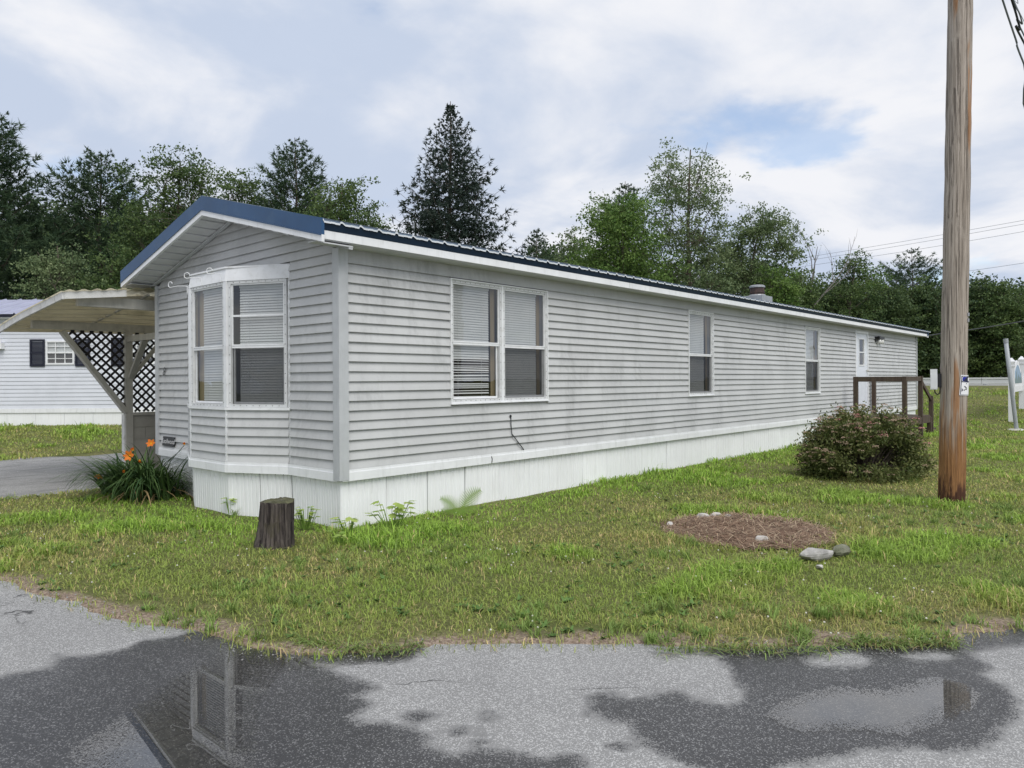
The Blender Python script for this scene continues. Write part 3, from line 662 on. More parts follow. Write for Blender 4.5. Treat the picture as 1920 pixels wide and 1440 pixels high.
g = G(T_long); g.ball((b-.07, .05, 1.77), (.03, .03, .03), 8, 5); g.tube([T_long(b-.07, .01, 1.77), T_long(b-.07, .04, 1.77)], .012, 6) if False else g.box(b-.08, b-.06, .01, .03, 1.76, 1.78); g.build('knob', 'brass', dr, True)
lm_ = thing('wall_lamp', (18.4, -.02, 2.68), None, None); lm_.parent = home; lm_['_o'] = [18.4, -.02, 2.68]; lm_['label'] = 'black porch lamp with two glass shades'
g = G(); g.box(18.22, 18.30, -.05, -.023, 2.60, 2.76); g.box(18.30, 18.78, -.14, -.023, 2.69, 2.76); g.build('lamp_bracket', 'blackmetal', lm_)
for xx in (18.45, 18.68): g = G(); g.tube([(xx, -.085, 2.689), (xx, -.085, 2.63), (xx, -.085, 2.56)], [.045, .062, .055], 10); g.build('lamp_shade', 'lampglass', lm_, True)
g = G(); g.tube([(2.59, -.036, 1.09), (2.585, -.042, .98), (2.60, -.044, .86), (2.83, -.044, .64)], .0065, 6); g.ball((2.585, -.036, 1.09), (.02, .012, .02), 8, 4); g.build('wall_cable', 'cable', home)
g = G(); g.box(2.2, 2.235, -.04, -.035, ZB0+.0, ZB1-.035) if False else g.tube([(2.215, -.048, ZB0+.002), (2.222, -.049, ZB0+.05), (2.212, -.048, ZB1-.034)], .006, 5); g.build('band_gap_cable', 'cable', home)

# roof
YR = 2.215; EY = -.27; XE = -.40; XF = Lh+.42
zE, zR = 3.115, 3.115+SLOPE*.98*(YR-EY)
slopev = (zR-zE)/(YR-EY)
roof = thing('roof', (0, 0, 0), None, None); roof.parent = home
for sgn in (1, -1):
    yy = lambda t: YR-sgn*(YR-EY)*(1-t)    # t=0 eave, 1 ridge
    pr = []; wdt = .92; 
    for k_ in range(4):
        u = k_*.23; pr += [(u+.03, 0), (u+.09, 0), (u+.092, .003), (u+.14, .003), (u+.142, 0), (u+.195, 0), (u+.205, .02), (u+.225, .02)]
    pr = [(0.0, .02), (.005, .02), (.015, 0)]+pr+[(.92, .02)]
    fst = None; nP = int(math.ceil((XF-XE)/.92))
    for k_ in range(nP):
        if fst is None:
            g = G(); n_ = len(pr)
            g.add([(XE+u, yy(-.012), zE-.008+h_) for u, h_ in pr]+[(XE+u, yy(1), zR+h_) for u, h_ in pr], [(i, i+1, n_+i+1, n_+i) for i in range(n_-1)]); fst = g.build('roof_panel', 'roof', roof)
            g = G(); ye = yy(-.0125); g.add([(XE+u, ye, zE-.022+h_) for u, h_ in pr]+[(XE+u, ye, zE-.004+h_) for u, h_ in pr], [(i, i+1, n_+i+1, n_+i) for i in range(n_-1)]); fed = g.build('panel_edge', 'sheetedge', roof)
        else:
            o = fst.copy(); o.location = (k_*.9199, 0, 0); COL.objects.link(o)
            o = fed.copy(); o.location = (k_*.9199, 0, 0); COL.objects.link(o)
    g = G(); e_ = yy(0); g.prism([(XE+.02, e_, zE-.03), (XE+.02, YR, zR-.03), (XE+.02, YR, zR-.012), (XE+.02, e_, zE-.012)], [(XF-.02, e_, zE-.03), (XF-.02, YR, zR-.03), (XF-.02, YR, zR-.012), (XF-.02, e_, zE-.012)]); g.build('roof_deck', 'wallcore', roof)
    # rakes front and back
    for X0, X1 in ((XE-.012, XE+.02), (XF-.02, XF+.012)):
        def rk(zoff0, zoff1, x_a, x_b, name, mat):
            e2 = yy(-.01)
            g = G(); A = [(x_a, e2, zE-.003+zoff0), (x_a, YR, zR+zoff0), (x_a, YR, zR+zoff1), (x_a, e2, zE-.003+zoff1)]; B = [(x_b, q[1], q[2]) for q in A]; g.prism(A, B); return g.build(name, mat, roof)
        rk(-.135, .026, X0-.004, X1, 'rake_trim', 'navy'); rk(-.205, -.1355, X0, X1, 'rake_fascia', 'white'); rk(-.146, -.136, X0-.012, X0-.0045, 'drip_bead', 'navy')
    # soffit under the gable overhang, strip by strip
    n_ = 24
    for k_ in range(n_):
        t0, t1 = k_/n_, (k_+1)/n_; ya, yb = yy(t0), yy(t1); za, zb = zE-.214+(zR-zE)*t0, zE-.214+(zR-zE)*t1
        dyy = (yb-ya)*.05; dz = (zb-za)*.05; off = .009*(k_ % 2)
        g = G(); g.prism([(XE+.021, ya+dyy, za+dz+off), (XE+.021, yb-dyy, zb-dz+off), (XE+.021, yb-dyy, zb-dz+.012), (XE+.021, ya+dyy, za+dz+.012)], [(-.024, ya+dyy, za+dz+off), (-.024, yb-dyy, zb-dz+off), (-.024, yb-dyy, zb-dz+.012), (-.024, ya+dyy, za+dz+.012)]); g.build('soffit_panel', 'soffit', roof)
    g = G(); g.prism([(-.075, yy(.0), zE-.238), (-.075, YR, zR-.238), (-.075, YR, zR-.2165), (-.075, yy(.0), zE-.2165)], [(-.03, yy(.0), zE-.238), (-.03, YR, zR-.238), (-.03, YR, zR-.2165), (-.03, yy(.0), zE-.2165)]); g.build('soffit_channel', 'trimgrey', roof)
    # eave fascia, drip edge, flat soffit
    e2 = yy(0); s2 = sgn; o_ = lambda d: e2-s2*d
    def bxx(x_a, x_b, y_a, y_b, z_a, z_b, name, mat):
        g = G(); g.box(x_a, x_b, min(y_a, y_b), max(y_a, y_b), z_a, z_b); return g.build(name, mat, roof)
    cuts = [XE+.021, 3.3, 7.0, 10.6, 14.3, 18., XF-.021]
    for xa, xb in zip(cuts[:-1], cuts[1:]):
        bxx(xa, xb-.001, o_(-.028), o_(-.004), 2.945, 3.028, 'eave_fascia', 'white'); g = G(); g.prism([(xa, o_(-.03), 3.0285), (xa, o_(-.002), 3.0285), (xa, o_(.022), 3.105), (xa, o_(-.03), 3.105)], [(xb-.001, o_(-.03), 3.0285), (xb-.001, o_(-.002), 3.0285), (xb-.001, o_(.022), 3.105), (xb-.001, o_(-.03), 3.105)]); g.build('drip_edge', 'navyshade', roof)
    bxx(XE+.021, XF-.021, o_(-.0285), (-.0 if sgn == 1 else Wh+.0), 2.936, 2.9445, 'eave_soffit', 'soffit')
g = G(); g.prism([(XE-.01, YR-.14, zR-.005), (XE-.01, YR, zR+.034), (XE-.01, YR+.14, zR-.005), (XE-.01, YR, zR+.022)], [(XF+.01, YR-.14, zR-.005), (XF+.01, YR, zR+.034), (XF+.01, YR+.14, zR-.005), (XF+.01, YR, zR+.022)]); g.build('ridge_cap', 'roof', roof)
vp = thing('vent_pipe', (12.75, 1.08, 3.4), None, None); vp.parent = home; vp['_o'] = [12.75, 1.08, 3.4]; vp['label'] = 'brown banded flue pipe with pale cap'
zc = zE+slopev*(1.08-EY)
g = G(); g.box(12.45, 13.05, .83, 1.33, zc-.06, zc+.09); g.tube([(12.75, 1.08, zc+.05), (12.75, 1.08, zc+.13)], [.21, .19], 16); g.build('flashing', 'galv', vp)
g = G(); g.tube([(12.75, 1.08, zc+.10), (12.75, 1.08, zc+.17), (12.75, 1.08, zc+.172), (12.75, 1.08, zc+.20), (12.75, 1.08, zc+.202), (12.75, 1.08, zc+.30)], [.165, .165, .18, .18, .165, .165], 16); g.build('flue', 'chimney', vp, False)
g = G(); g.tube([(12.75, 1.08, zc+.301), (12.75, 1.08, zc+.34), (12.75, 1.08, zc+.36)], [.185, .185, .15], 16); g.build('flue_cap', 'galv', vp)

# name plaque leaning on the wall, its own thing
pq = thing('name_plaque', (-.06, 4.05, .60), 'small black plaque reading Knollwood low on the end wall behind the daylilies', 'plaque')
Tp = lambda u, n_, z: np.array((-.045-n_+z*.12, 4.05-u, .725+z))
g = G(Tp); g.box(-.185, .185, -.02, 0, -.065, .065); g.build('board', 'blackmetal', pq)
text_part('Knollwood', .095, lambda u, n_, z: Tp(u, .003, z), 'chalk', 'lettering', pq)

# ------------------------------------------------------------------ carport
cp = thing('carport', (.4, 6.6, 0), 'lean-to carport with beige slatted underside, braced post and black lattice', 'carport')
XA, XB, YI, YO = -1.2, 6.0, 4.5, 7.75
def zc_(x, y):          # underside plane; the open end droops a little
    droop = .12*(1-np.clip((x-XA)/1.0, 0, 1)); return 2.815-droop*np.clip(1-(y-YI)/3, .35, 1)-(y-YI)*.125
ny = 12
def strip(x0, x1, y0, y1, dz0, dz1, name, mat, nx=2):
    g = G(); xsN = np.linspace(x0, x1, nx+1)
    for a, b in zip(xsN[:-1], xsN[1:]):
        q = [(a, y0), (b, y0), (b, y1), (a, y1)]
        g.prism([(u, v, float(zc_(u, v))+dz0) for u, v in q], [(u, v, float(zc_(u, v))+dz1) for u, v in q])
    return g.build(name, mat, cp)
for i, yq in enumerate(np.arange(YI+.32, YO-.05, .34)):      # purlins on edge, running along the house
    strip(XA+.03, XB, yq-.02, yq+.02, -.026+.006*(i % 3), .05, 'purlin', 'beige', 6)
for xr in (-.1, 1.9, 3.9): strip(xr-.02, xr+.02, YI+.05, YO-.05, -.012, .012, 'rafter_tie', 'greypaint', 1)
# corrugated sheet on top, ribs falling outwards
nx = 200; xsN = np.linspace(XA-.05, XB, nx); ysN = np.linspace(YI-.04, YO+.06, 9)
XX, YY = np.meshgrid(xsN, ysN, indexing='ij'); ZZ = np.array([[float(zc_(a, b)) for b in ysN] for a in xsN])+.075+.014*np.sin(XX*2*math.pi/.17)
ii = np.arange(nx*9).reshape(nx, 9); FQ = np.stack([ii[:-1, :-1].ravel(), ii[1:, :-1].ravel(), ii[1:, 1:].ravel(), ii[:-1, 1:].ravel()], 1)
npmesh('corrugated_sheet', np.c_[XX.ravel(), YY.ravel(), ZZ.ravel()], FQ, 'corr', cp, None, True)
g = G()      # high-edge fascia, sags to the open end
for a, b in zip(np.linspace(XA, -.42, 5)[:-1], np.linspace(XA, -.42, 5)[1:]):
    za, zb = float(zc_(a, YI)), float(zc_(b, YI)); g.prism([(a, YI-.01, za-.03), (a, YI+.02, za-.03), (a, YI+.02, za+.065), (a, YI-.01, za+.065)], [(b, YI-.01, zb-.03), (b, YI+.02, zb-.03), (b, YI+.02, zb+.065), (b, YI-.01, zb+.065)])
g.build('edge_fascia', 'oldwhite', cp)
g = G(); za, zb = float(zc_(XA, YI)), float(zc_(XA, YO)); n_ = 6
for k_ in range(n_):
    y0, y1 = YI-.01+(YO-YI)*k_/n_, YI-.01+(YO-YI)*(k_+1)/n_; z0, z1 = float(zc_(XA, y0)), float(zc_(XA, y1))
    g.prism([(XA-.03, y0, z0-.035), (XA-.002, y0, z0-.035), (XA-.002, y0, z0+.06), (XA-.03, y0, z0+.06)], [(XA-.03, y1, z1-.035), (XA-.002, y1, z1-.035), (XA-.002, y1, z1+.06), (XA-.03, y1, z1+.06)])
g.build('end_fascia', 'oldwhite', cp)
YP, XP = 6.6, .38
zb_ = float(zc_(1, YP))-.028
g = G(); g.box(-1.02, XB, YP-.045, YP+.045, zb_-.13, zb_-.002); g.build('outer_beam', 'greypaint', cp)
g = G(); g.box(-1.0, XB, 4.62, 4.70, 2.60, 2.745); g.build('inner_beam', 'greypaint', cp)
ZBM = zb_-.131
for xx in (XP, 4.6):
    g = G(); g.box(xx-.055, xx+.055, YP-.055, YP+.055, 0, ZBM); g.build('post', 'greypaint', cp)
g = G(); g.box(XP-.085, XP-.0555, YP-.06, YP+.06, 0, 1.02); g.build('post_board', 'oldwhite', cp)
g = G(); g.beam((XP-.04, YP, 1.06), (-.60, YP, ZBM-.03), .07, .13, (0, 1, 0)); g.build('brace', 'greypaint', cp)
g = G(); g.box(XP-.04, XP+.04, 4.48, YP-.056, ZBM-.16, ZBM-.06); g.build('tie_beam', 'greypaint', cp)
g = G(); g.beam((XP+.03, YP-.03, 1.62), (XP+.03, YP-.62, ZBM-.15), .05, .09, (1, 0, 0)); g.build('brace', 'greypaint', cp)
g = G(); g.beam((XP+.03, YP, 1.62), (XP+.62, YP, ZBM-.03), .05, .10, (0, 1, 0)); g.build('brace', 'greypaint', cp)
# low block wall with cap
bw_, bh_ = .40, .195
for r_ in range(5):
    off = (r_ % 2)*.2
    xx = XP+.06
    while xx < 3.4:
        w_ = bw_ if xx > XP+.07 or off == 0 else .2
        g = G(); g.box(xx+.003, xx+w_-.003, YP-.03+rr.uniform(-.003, .003), YP+.03, r_*.2+.003, r_*.2+bh_); g.build('block', 'block', cp); xx += w_
g = G(); g.box(XP+.056, 3.5, YP-.02, YP+.02, 0, 1.0); g.build('mortar', 'block', cp)
g = G(); g.box(XP+.056, 3.5, YP-.06, YP+.06, 1.001, 1.05); g.build('wall_cap', 'greypaint', cp)
# lattice strips, each a slat
def clip_slat(x, z, dx, dz, inside, L=4., st=.02):
    runs = []; cur = None
    for t in np.arange(-L, L, st):
        a, b = x+dx*t, z+dz*t
        if inside(a, b):
            if cur is None: cur = [t, t]
            cur[1] = t
        elif cur: runs.append(cur); cur = None
    if cur: runs.append(cur)
    return [(x+dx*r_[0], z+dz*r_[0], x+dx*r_[1], z+dz*r_[1]) for r_ in runs if r_[1]-r_[0] > .05]
def in_lat(a, b):
    if a >= XP: return a < 3.3 and 1.055 < b < ZBM-.0
    lim = 1.06+(XP-.04-a)*((ZBM-.03-1.06)/(XP-.04+.60)); return lim+.02 < b < ZBM
q_ = math.sqrt(.5)
for sg, yl in ((1, YP+.006), (-1, YP+.016)):
    for k_ in np.arange(-5, 6, .14):
        for (xa, za, xb, zb) in clip_slat(k_*1., 1.6, q_, sg*q_, in_lat):
            g = G(); g.beam((xa, yl, za), (xb, yl, zb), .009, .042, (0, 1, 0)) if False else None
            dx_, dz_ = xb-xa, zb-za; l_ = math.hypot(dx_, dz_); nx_, nz_ = -dz_/l_*.0165, dx_/l_*.0165
            g.prism([(xa-nx_, yl-.004, za-nz_), (xa+nx_, yl-.004, za+nz_), (xb+nx_, yl-.004, zb+nz_), (xb-nx_, yl-.004, zb-nz_)], [(xa-nx_, yl+.004, za-nz_), (xa+nx_, yl+.004, za+nz_), (xb+nx_, yl+.004, zb+nz_), (xb-nx_, yl+.004, zb-nz_)])
            g.build('lattice_slat', 'lattice', cp)

# ------------------------------------------------------------------ neighbouring house, square to the view
DN = 20.5
o_nb = at(0, 800, DN); zN = float(o_nb[2])
T_nb = frame((o_nb[0], o_nb[1], 0), rt, -fw)
def nbu(px): return (px-0)*DN/F
def nbz(py, px=60): return float(at(px, py, DN)[2])
nb = thing('neighbour_house', tuple(T_nb(2, 0, zN)), 'white-sided house with dark shutters behind the carport', 'house')
NL0, NL1 = -7., 6.6; zs0, zs1 = nbz(766), nbz(597)
NW = [(nbu(88), nbu(141), nbz(684), nbz(639)), (nbu(240), nbu(292), nbz(684), nbz(637))]
g = G(T_nb); g.box(NL0, NL1, -4.2, -.01, zN-.4, zs1); nbw = g.build('wall', 'nbsiding', nb)
nr = 23; hz = (zs1-zs0)/nr
for k_ in range(nr):
    z0, z1 = zs0+k_*hz, zs0+(k_+1)*hz; mid = (z0+z1)/2; segs = [(NL0, NL1)]
    for (a, b, c0, c1) in NW:
        if c0 < mid < c1:
            segs = [q for (s0, s1) in segs for q in (((s0, a), (b, s1)) if a > s0 and b < s1 else ((s0, s1),))]
    for s0, s1 in segs: board(T_nb, nbw, s0, s1, s0, s1, z0, z1, .02, 'nbsiding')
g = G(T_nb); g.box(NL0, NL1, .0, .035, zs0-.12, zs0-.002); g.build('band_trim', 'white', nb)
for k_ in range(17):
    g = G(T_nb); u0 = NL0+k_*.8; g.box(u0+.004, u0+.796, -.005, .006, zN-.3, zs0-.121); g.build('skirt_panel', 'skirt', nb)
for (a, b, c0, c1) in NW:
    w = thing('window', (0, 0, 0), None, None); w.parent = nb; w['_o'] = list(nb['_o']); w.location = (0, 0, 0)
    g = G(T_nb); ring(g, a, b, c0, c1, .045, .0, .04); g.box(a+.045, b-.045, 0, .035, (c0+c1)/2-.02, (c0+c1)/2+.02)
    for t in (1/3, 2/3): uu = a+(b-a)*t; g.box(uu-.009, uu+.009, .004, .03, c0+.045, c1-.045)
    for zz_ in (.25, .75): zq = c0+(c1-c0)*zz_; g.box(a+.045, b-.045, .005, .029, zq-.009, zq+.009)
    g.build('window_frame', 'framew', w)
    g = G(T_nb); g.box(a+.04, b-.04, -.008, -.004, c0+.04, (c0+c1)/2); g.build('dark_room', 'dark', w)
    g = G(T_nb); g.box(a+.04, b-.04, -.008, -.004, (c0+c1)/2+.001, c1-.04); g.build('curtain', 'blind', w)
    pane(T_nb, 'pane', a+.045, b-.045, .002, c0+.045, c1-.045, 'glass', w)
    for s0, s1 in ((a-.44, a-.03), (b+.03, b+.44)):
        g = G(T_nb); ring(g, s0, s1, c0-.05, c1+.04, .05, .022, .05); zm = (c0+c1)/2; g.box(s0+.05, s1-.05, .022, .049, zm-.03, zm+.03)
        z = c0
        while z < c1-.03: g.box(s0+.05, s1-.05, .022, .04, z, z+.022); z += .034
        g.build('shutter', 'shutter', nb)
# roof of the neighbour, slope facing the camera
ze = zs1+.02; zr_ = nbz(564)+.25
nrf = thing('roof', (0, 0, 0), None, None); nrf.parent = nb; nrf['_o'] = list(nb['_o'])
g = G(T_nb); g.box(NL0-.2, NL1+.2, -.01, .22, ze-.03, ze+.05); g.build('eave_fascia', 'white', nrf)
g = G(T_nb); g.box(NL0-.2, NL1+.2, .2205, .25, ze-.0, ze+.08); g.build('drip_edge', 'shutter', nrf)
fst = None
for k_ in range(30):
    u0 = NL0-.2+k_*.46
    g = G(T_nb); pr = [(0, 0), (.40, 0), (.415, .03), (.445, .03), (.46, 0)]
    g.add([(u0+u, .27, ze+.08+h_) for u, h_ in pr]+[(u0+u, -2.1, zr_+.02+h_) for u, h_ in pr], [(i, i+1, 6+i, 5+i) for i in range(4)]); g.build('roof_panel', 'nbroof', nrf)
g = G(T_nb); g.prism([(NL0, -.02, ze), (NL0, -2.1, zr_), (NL0, -4.2, ze)], [(NL1, -.02, ze), (NL1, -2.1, zr_), (NL1, -4.2, ze)]); g.build('attic', 'nbsiding', nrf)
u_, z_ = nbu(4), nbz(648)
wl = thing('wall_lantern', (0, 0, 0), None, None); wl.parent = nb; wl['_o'] = list(nb['_o'])
g = G(T_nb); g.box(u_-.08, u_+.08, .05, .16, z_-.08, z_+.06); g.build('lamp_shade', 'lampglass', wl)
g = G(T_nb); ring(g, u_-.10, u_+.10, z_-.095, z_+.075, .02, .021, .17); g.box(u_-.02, u_+.0, .02, .06, z_+.08, z_+.2); g.build('lamp_frame', 'white', wl)

# ------------------------------------------------------------------ utility pole and what hangs on it
pb = ground(1784, 946); sP = float((pb-CAM)@fw)
pt = at(1801, 0, sP); tilt = (pt-pb)/(pt[2]-pb[2])
pole = thing('utility_pole', pb, 'tall weathered wooden utility pole with an orange stained base', 'utility pole')
rp = random.Random(5); pts = []; rad = []
for z in np.arange(-.3, 10.6, .15): pts.append(tuple(pb+tilt*z+np.array((rp.uniform(-.003, .003), rp.uniform(-.003, .003), 0)))); rad.append(.148-.0022*z if z > 0 else .148)
g = G(); g.tube(pts, rad, 28); g.build('shaft', 'pole', pole, True)
_nf = (CAM-pb)*np.array((1, 1, 0)); _nf /= np.linalg.norm(_nf); _nr = np.array((-_nf[1], _nf[0], 0))
def polep(ang, z, dr=0.):      # ang measured from the side facing the camera, + to the right
    c_ = pb+tilt*(z-pb[2]); r_ = .148-.0022*z+dr
    dcam = _nf*math.cos(ang)+_nr*math.sin(ang); return c_+dcam*r_
for z in (2.25, 2.32): 
    g = G(lambda u, n_, z_: polep(1.25+u, z_, n_)); g.box(-.12, .1, 0, .012, z-.02, z+.02); g.build('bracket', 'galv', pole)
def zpx(y, px=1785): return float(at(px, y, sP-.15)[2])
zs_b, zs_t = zpx(741), zpx(703)
sg = thing('surveillance_sign', polep(.75, zs_b), 'white and blue video surveillance sign wrapped round the pole', 'sign')
A0, A1 = .50, 2.1
def curved(u0, u1, v0, v1, dr, th, name, mat, poly=None):
    Ts = lambda u, n_, v: polep(A0+(A1-A0)*u-.10*(1-v)*1.0, zs_b+(zs_t-zs_b)*v-.012*u, dr+n_)
    g = G(Ts)
    if poly is None:
        n_ = 10
        for k_ in range(n_):
            a, b = u0+(u1-u0)*k_/n_, u0+(u1-u0)*(k_+1)/n_; g.prism([(a, 0, v0), (b, 0, v0), (b, 0, v1), (a, 0, v1)], [(a, th, v0), (b, th, v0), (b, th, v1), (a, th, v1)])
    else: g.prism([(a, 0, b) for a, b in poly], [(a, th, b) for a, b in poly])
    return g.build(name, mat, sg)
curved(0, 1, 0, 1, .006, .003, 'plate', 'signwhite')
curved(.035, .965, .03, .955, .0095, .001, 'border', 'signnavy')
curved(.06, .94, .045, .64, .011, .001, 'panel', 'signwhite')
def cap(u0, u1, v0, v1):
    r_ = (v1-v0)/2*.45; ps = [(u0+r_-r_*math.sin(t), (v0+v1)/2+(v1-v0)/2*math.cos(t)) for t in np.linspace(0, math.pi, 9)]
    return ps+[(u0+(u1-u0)*t, v0) for t in (.3, .45, .6, .75, .9)]+[(u1-r_+r_*math.sin(t), (v0+v1)/2-(v1-v0)/2*math.cos(t)) for t in np.linspace(0, math.pi, 9)]+[(u0+(u1-u0)*t, v1) for t in (.9, .75, .6, .45, .3)]
curved(0, 0, 0, 0, .012, .001, 'badge_border', 'signwhite', cap(.055, .95, .675, .935)); curved(0, 0, 0, 0, .0135, .001, 'badge', 'signblue', cap(.08, .92, .70, .91))
curved(.42, .58, .73, .88, .015, .001, 'badge_figure', 'signwhite')
curved(0, 0, 0, 0, .0125, .001, 'camera_cone', 'signnavy', [(.085, .17), (.085, .36), (.16, .25)])
curved(0, 0, 0, 0, .0125, .001, 'camera_icon', 'number', [(.20, .44), (.24, .475), (.40, .37), (.385, .33), (.31, .375), (.24, .40)])
curved(0, 0, 0, 0, .0125, .001, 'camera_icon', 'number', [(.185, .245), (.25, .235), (.30, .30), (.385, .27), (.39, .30), (.30, .34), (.26, .285), (.19, .285)])
curved(.31, .37, .56, .60, .0125, .001, 'small_print', 'signnavy')
ub = polep(-1.45, zpx(711), .06)
bxo = thing('utility_box', ub, 'narrow white utility box with black cable on the left side of the pole', 'utility box')
Tb = lambda u, n_, z: ub+_nr*u+_nf*n_+np.array([0, 0, z])
g = G(Tb); g.box(-.045, .03, -.06, .06, -.125, .125); g.box(-.040, .032, -.05, .063, -.115, .06); g.build('case', 'plastic', bxo)
g = G(Tb); g.box(.0305, .075, -.045, .045, -.10, .07); g.build('mount', 'blackmetal', bxo)
g = G(Tb); g.tube([(-.0, 0, -.12), (.005, .0, -.165), (.03, 0, -.19), (.055, 0, -.17), (.06, 0, -.10)], .008, 6); g.build('cable_loop', 'cable', bxo)

# ------------------------------------------------------------------ overhead cables
def cable(px, r_, label, mat='cable', sub=6):
    P = [Vector(at(*q)) for q in px]; pts = []
    for i in range(len(P)-1):
        p0, p1, p2, p3 = P[max(i-1, 0)], P[i], P[i+1], P[min(i+2, len(P)-1)]
        for t in np.linspace(0, 1, sub, endpoint=False): pts.append(.5*((2*p1)+(p2-p0)*t+(2*p0-5*p1+4*p2-p3)*t*t+(3*p1-p0-3*p2+p3)*t**3))
    pts.append(P[-1]); g = G(); g.tube([tuple(q) for q in pts], r_, 6)
    o = g.build('overhead_cable', mat); return tag(o, label, 'cable', 'overhead cables')
cable([(1717, 632, 24.5), (1740, 629.5, 25), (1762, 626, 25.5), (1812, 619.5, 26.5), (1920, 602, 29), (2150, 560, 36)], .022, 'black service cable running from the far house corner past the pole')
cable([(1803, -330, sP), (1840, -130, sP+.8), (1880, 0, sP+1.6), (1905, 75, sP+2.2), (1920, 120, sP+2.6), (2010, 330, sP+6), (2300, 560, sP+24)], .013, 'leftmost of the cables in the top right corner', 'cablegrey')
cable([(1803, -345, sP), (1860, -120, sP+.8), (1897, 0, sP+1.4), (1904, 22, sP+1.5), (1913, 55, sP+1.7), (1921, 82, sP+2), (2060, 330, sP+6), (2350, 560, sP+24)], .014, 'thick dark cable of the bundle in the top right corner')
cable([(1803, -350, sP), (1864, -120, sP+.8), (1900, 0, sP+1.4), (1911, 24, sP+1.5), (1917, 45, sP+1.7), (1922, 70, sP+2), (2062, 330, sP+6), (2350, 560, sP+24)], .010, 'thin wire twisted along the bundle in the top right corner', 'cablegrey')
cable([(1803, -360, sP), (1872, -120, sP+.8), (1908, 0, sP+1.4), (1920, 40, sP+2), (2070, 330, sP+6), (2350, 560, sP+24)], .004, 'rightmost hair-thin wire in the top right corner', 'cablegrey')
for i, (y0, y1, y2) in enumerate(((494, 455, 413), (500, 462, 420), (509, 474, 434), (548, 527, 493))):
    cable([(1440, y0, 62), (1680, y1 if i < 3 else 525, 56), (1920, y2, 50), (2200, y2-50, 46)], .011, ['topmost', 'second', 'third', 'lowest'][i]+' of the thin far power lines crossing behind the pole', 'cablegrey')

# ------------------------------------------------------------------ porch deck and rail
zd = .56
dk = thing('porch_deck', (16.6, -.75, .05), 'brown timber porch deck with handrails at the side door', 'deck')
def bx(name, mat, par, *a): g = G(); g.box(*a); return g.build(name, mat, par)
DX0, DX1, DY0 = 15.42, 17.9, -1.52
for k_ in range(11): bx('deck_board', 'deck', dk, DX0, DX1, DY0+.02+k_*.134, DY0+.02+k_*.134+.126, zd-.03, zd)
bx('rim_joist', 'deck', dk, DX0, DX1, DY0, DY0+.04, zd-.2, zd-.031); bx('rim_joist', 'deck', dk, DX0, DX0+.04, DY0+.041, -.06, zd-.2, zd-.031)
RT = 1.60
for (px_, py_, zt_) in ((15.47, -.34, RT), (15.47, DY0+.04, RT), (17.0, DY0+.04, RT+.01), (17.78, -.12, RT-.07), (17.9, DY0+.04, .5)):
    bx('post', 'deck', dk, px_-.05, px_+.05, py_-.05, py_+.05, -.1, zt_)
bx('handrail', 'deck', dk, 15.43, 15.51, DY0+.091, -.391, RT-.13, RT-.004); bx('handrail', 'deck', dk, 15.521, 16.949, DY0+.005, DY0+.075, RT-.12, RT-.002)
bx('post', 'deck', dk, 18.06, 18.16, DY0-.01, DY0+.09, -.1, 1.07)
g = G(); g.beam((17.05, DY0+.04, RT-.12), (18.07, DY0+.04, .98), .05, .09); g.build('stair_rail', 'deck', dk)
for k_ in range(2): bx('step', 'deck', dk, 17.92+k_*.28, 18.2+k_*.28, DY0, -.1, .36-.18*k_-.03, .36-.18*k_)
bx('stair_stringer', 'deck', dk, 17.92, 18.46, DY0+.1, DY0+.14, -.05, .14)

# ------------------------------------------------------------------ far road edge, guardrail, grey post, community sign
gA, gB = at(1640, 719, 43.5), at(2080, 728, 36.5)
d_ = (gB-gA); Lg = np.linalg.norm(d_[:2]); U = np.array((d_[0], d_[1], 0))/Lg; Ng = np.array((U[1], -U[0], 0)); Ng = Ng if Ng@fw < 0 else -Ng
Tg = frame((gA[0], gA[1], 0), U, Ng)
def gz(u): p_ = Tg(u, 0, 0); return float(zt(p_[0], p_[1]))
gr_ = thing('guardrail', tuple(Tg(Lg/2, 0, gz(Lg/2))), 'long low white guardrail along the far road', 'guardrail')
n_ = 6
for k_ in range(n_):
    a, b = Lg*k_/n_, Lg*(k_+1)/n_
    za, zb = gz(a), gz(b); g = G(Tg)
    g.prism([(a+.01, 0, za+.10), (a+.01, .05, za+.10), (a+.01, .05, za+.33), (a+.01, 0, za+.33)], [(b-.01, 0, zb+.10), (b-.01, .05, zb+.10), (b-.01, .05, zb+.33), (b-.01, 0, zb+.33)])
    g.prism([(a+.01, 0, za+.345), (a+.01, .075, za+.345), (a+.01, .075, za+.44), (a+.01, 0, za+.44)], [(b-.01, 0, zb+.345), (b-.01, .075, zb+.345), (b-.01, .075, zb+.44), (b-.01, 0, zb+.44)]); g.build('rail', 'guard', gr_)
    g = G(Tg); g.box(a+.05, a+.2, -.16, -.001, za-.3, za+.40); g.build('post', 'guard', gr_)
g = G(Tg); 
for k_ in range(12):
    a, b = -10+(Lg+20)*k_/12, -10+(Lg+20)*(k_+1)/12; g.add([(a, .9, gz(a)-.03), (b, .9, gz(b)-.03), (b, .1, gz(b)+.03), (a, .1, gz(a)+.03), (b, -6, gz(b)+.04), (a, -6, gz(a)+.04)], [(0, 1, 2, 3), (3, 2, 4, 5)])
tag(g.build('road_shoulder', 'gravel'), 'grey gravel shoulder under the guardrail', kind='structure')
pg = hit(1906, 806); sg_ = float((pg-CAM)@fw); ptop = at(1885.5, 635, sg_)
gp = thing('leaning_post', pg, 'leaning grey metal post on the grass at right', 'post')
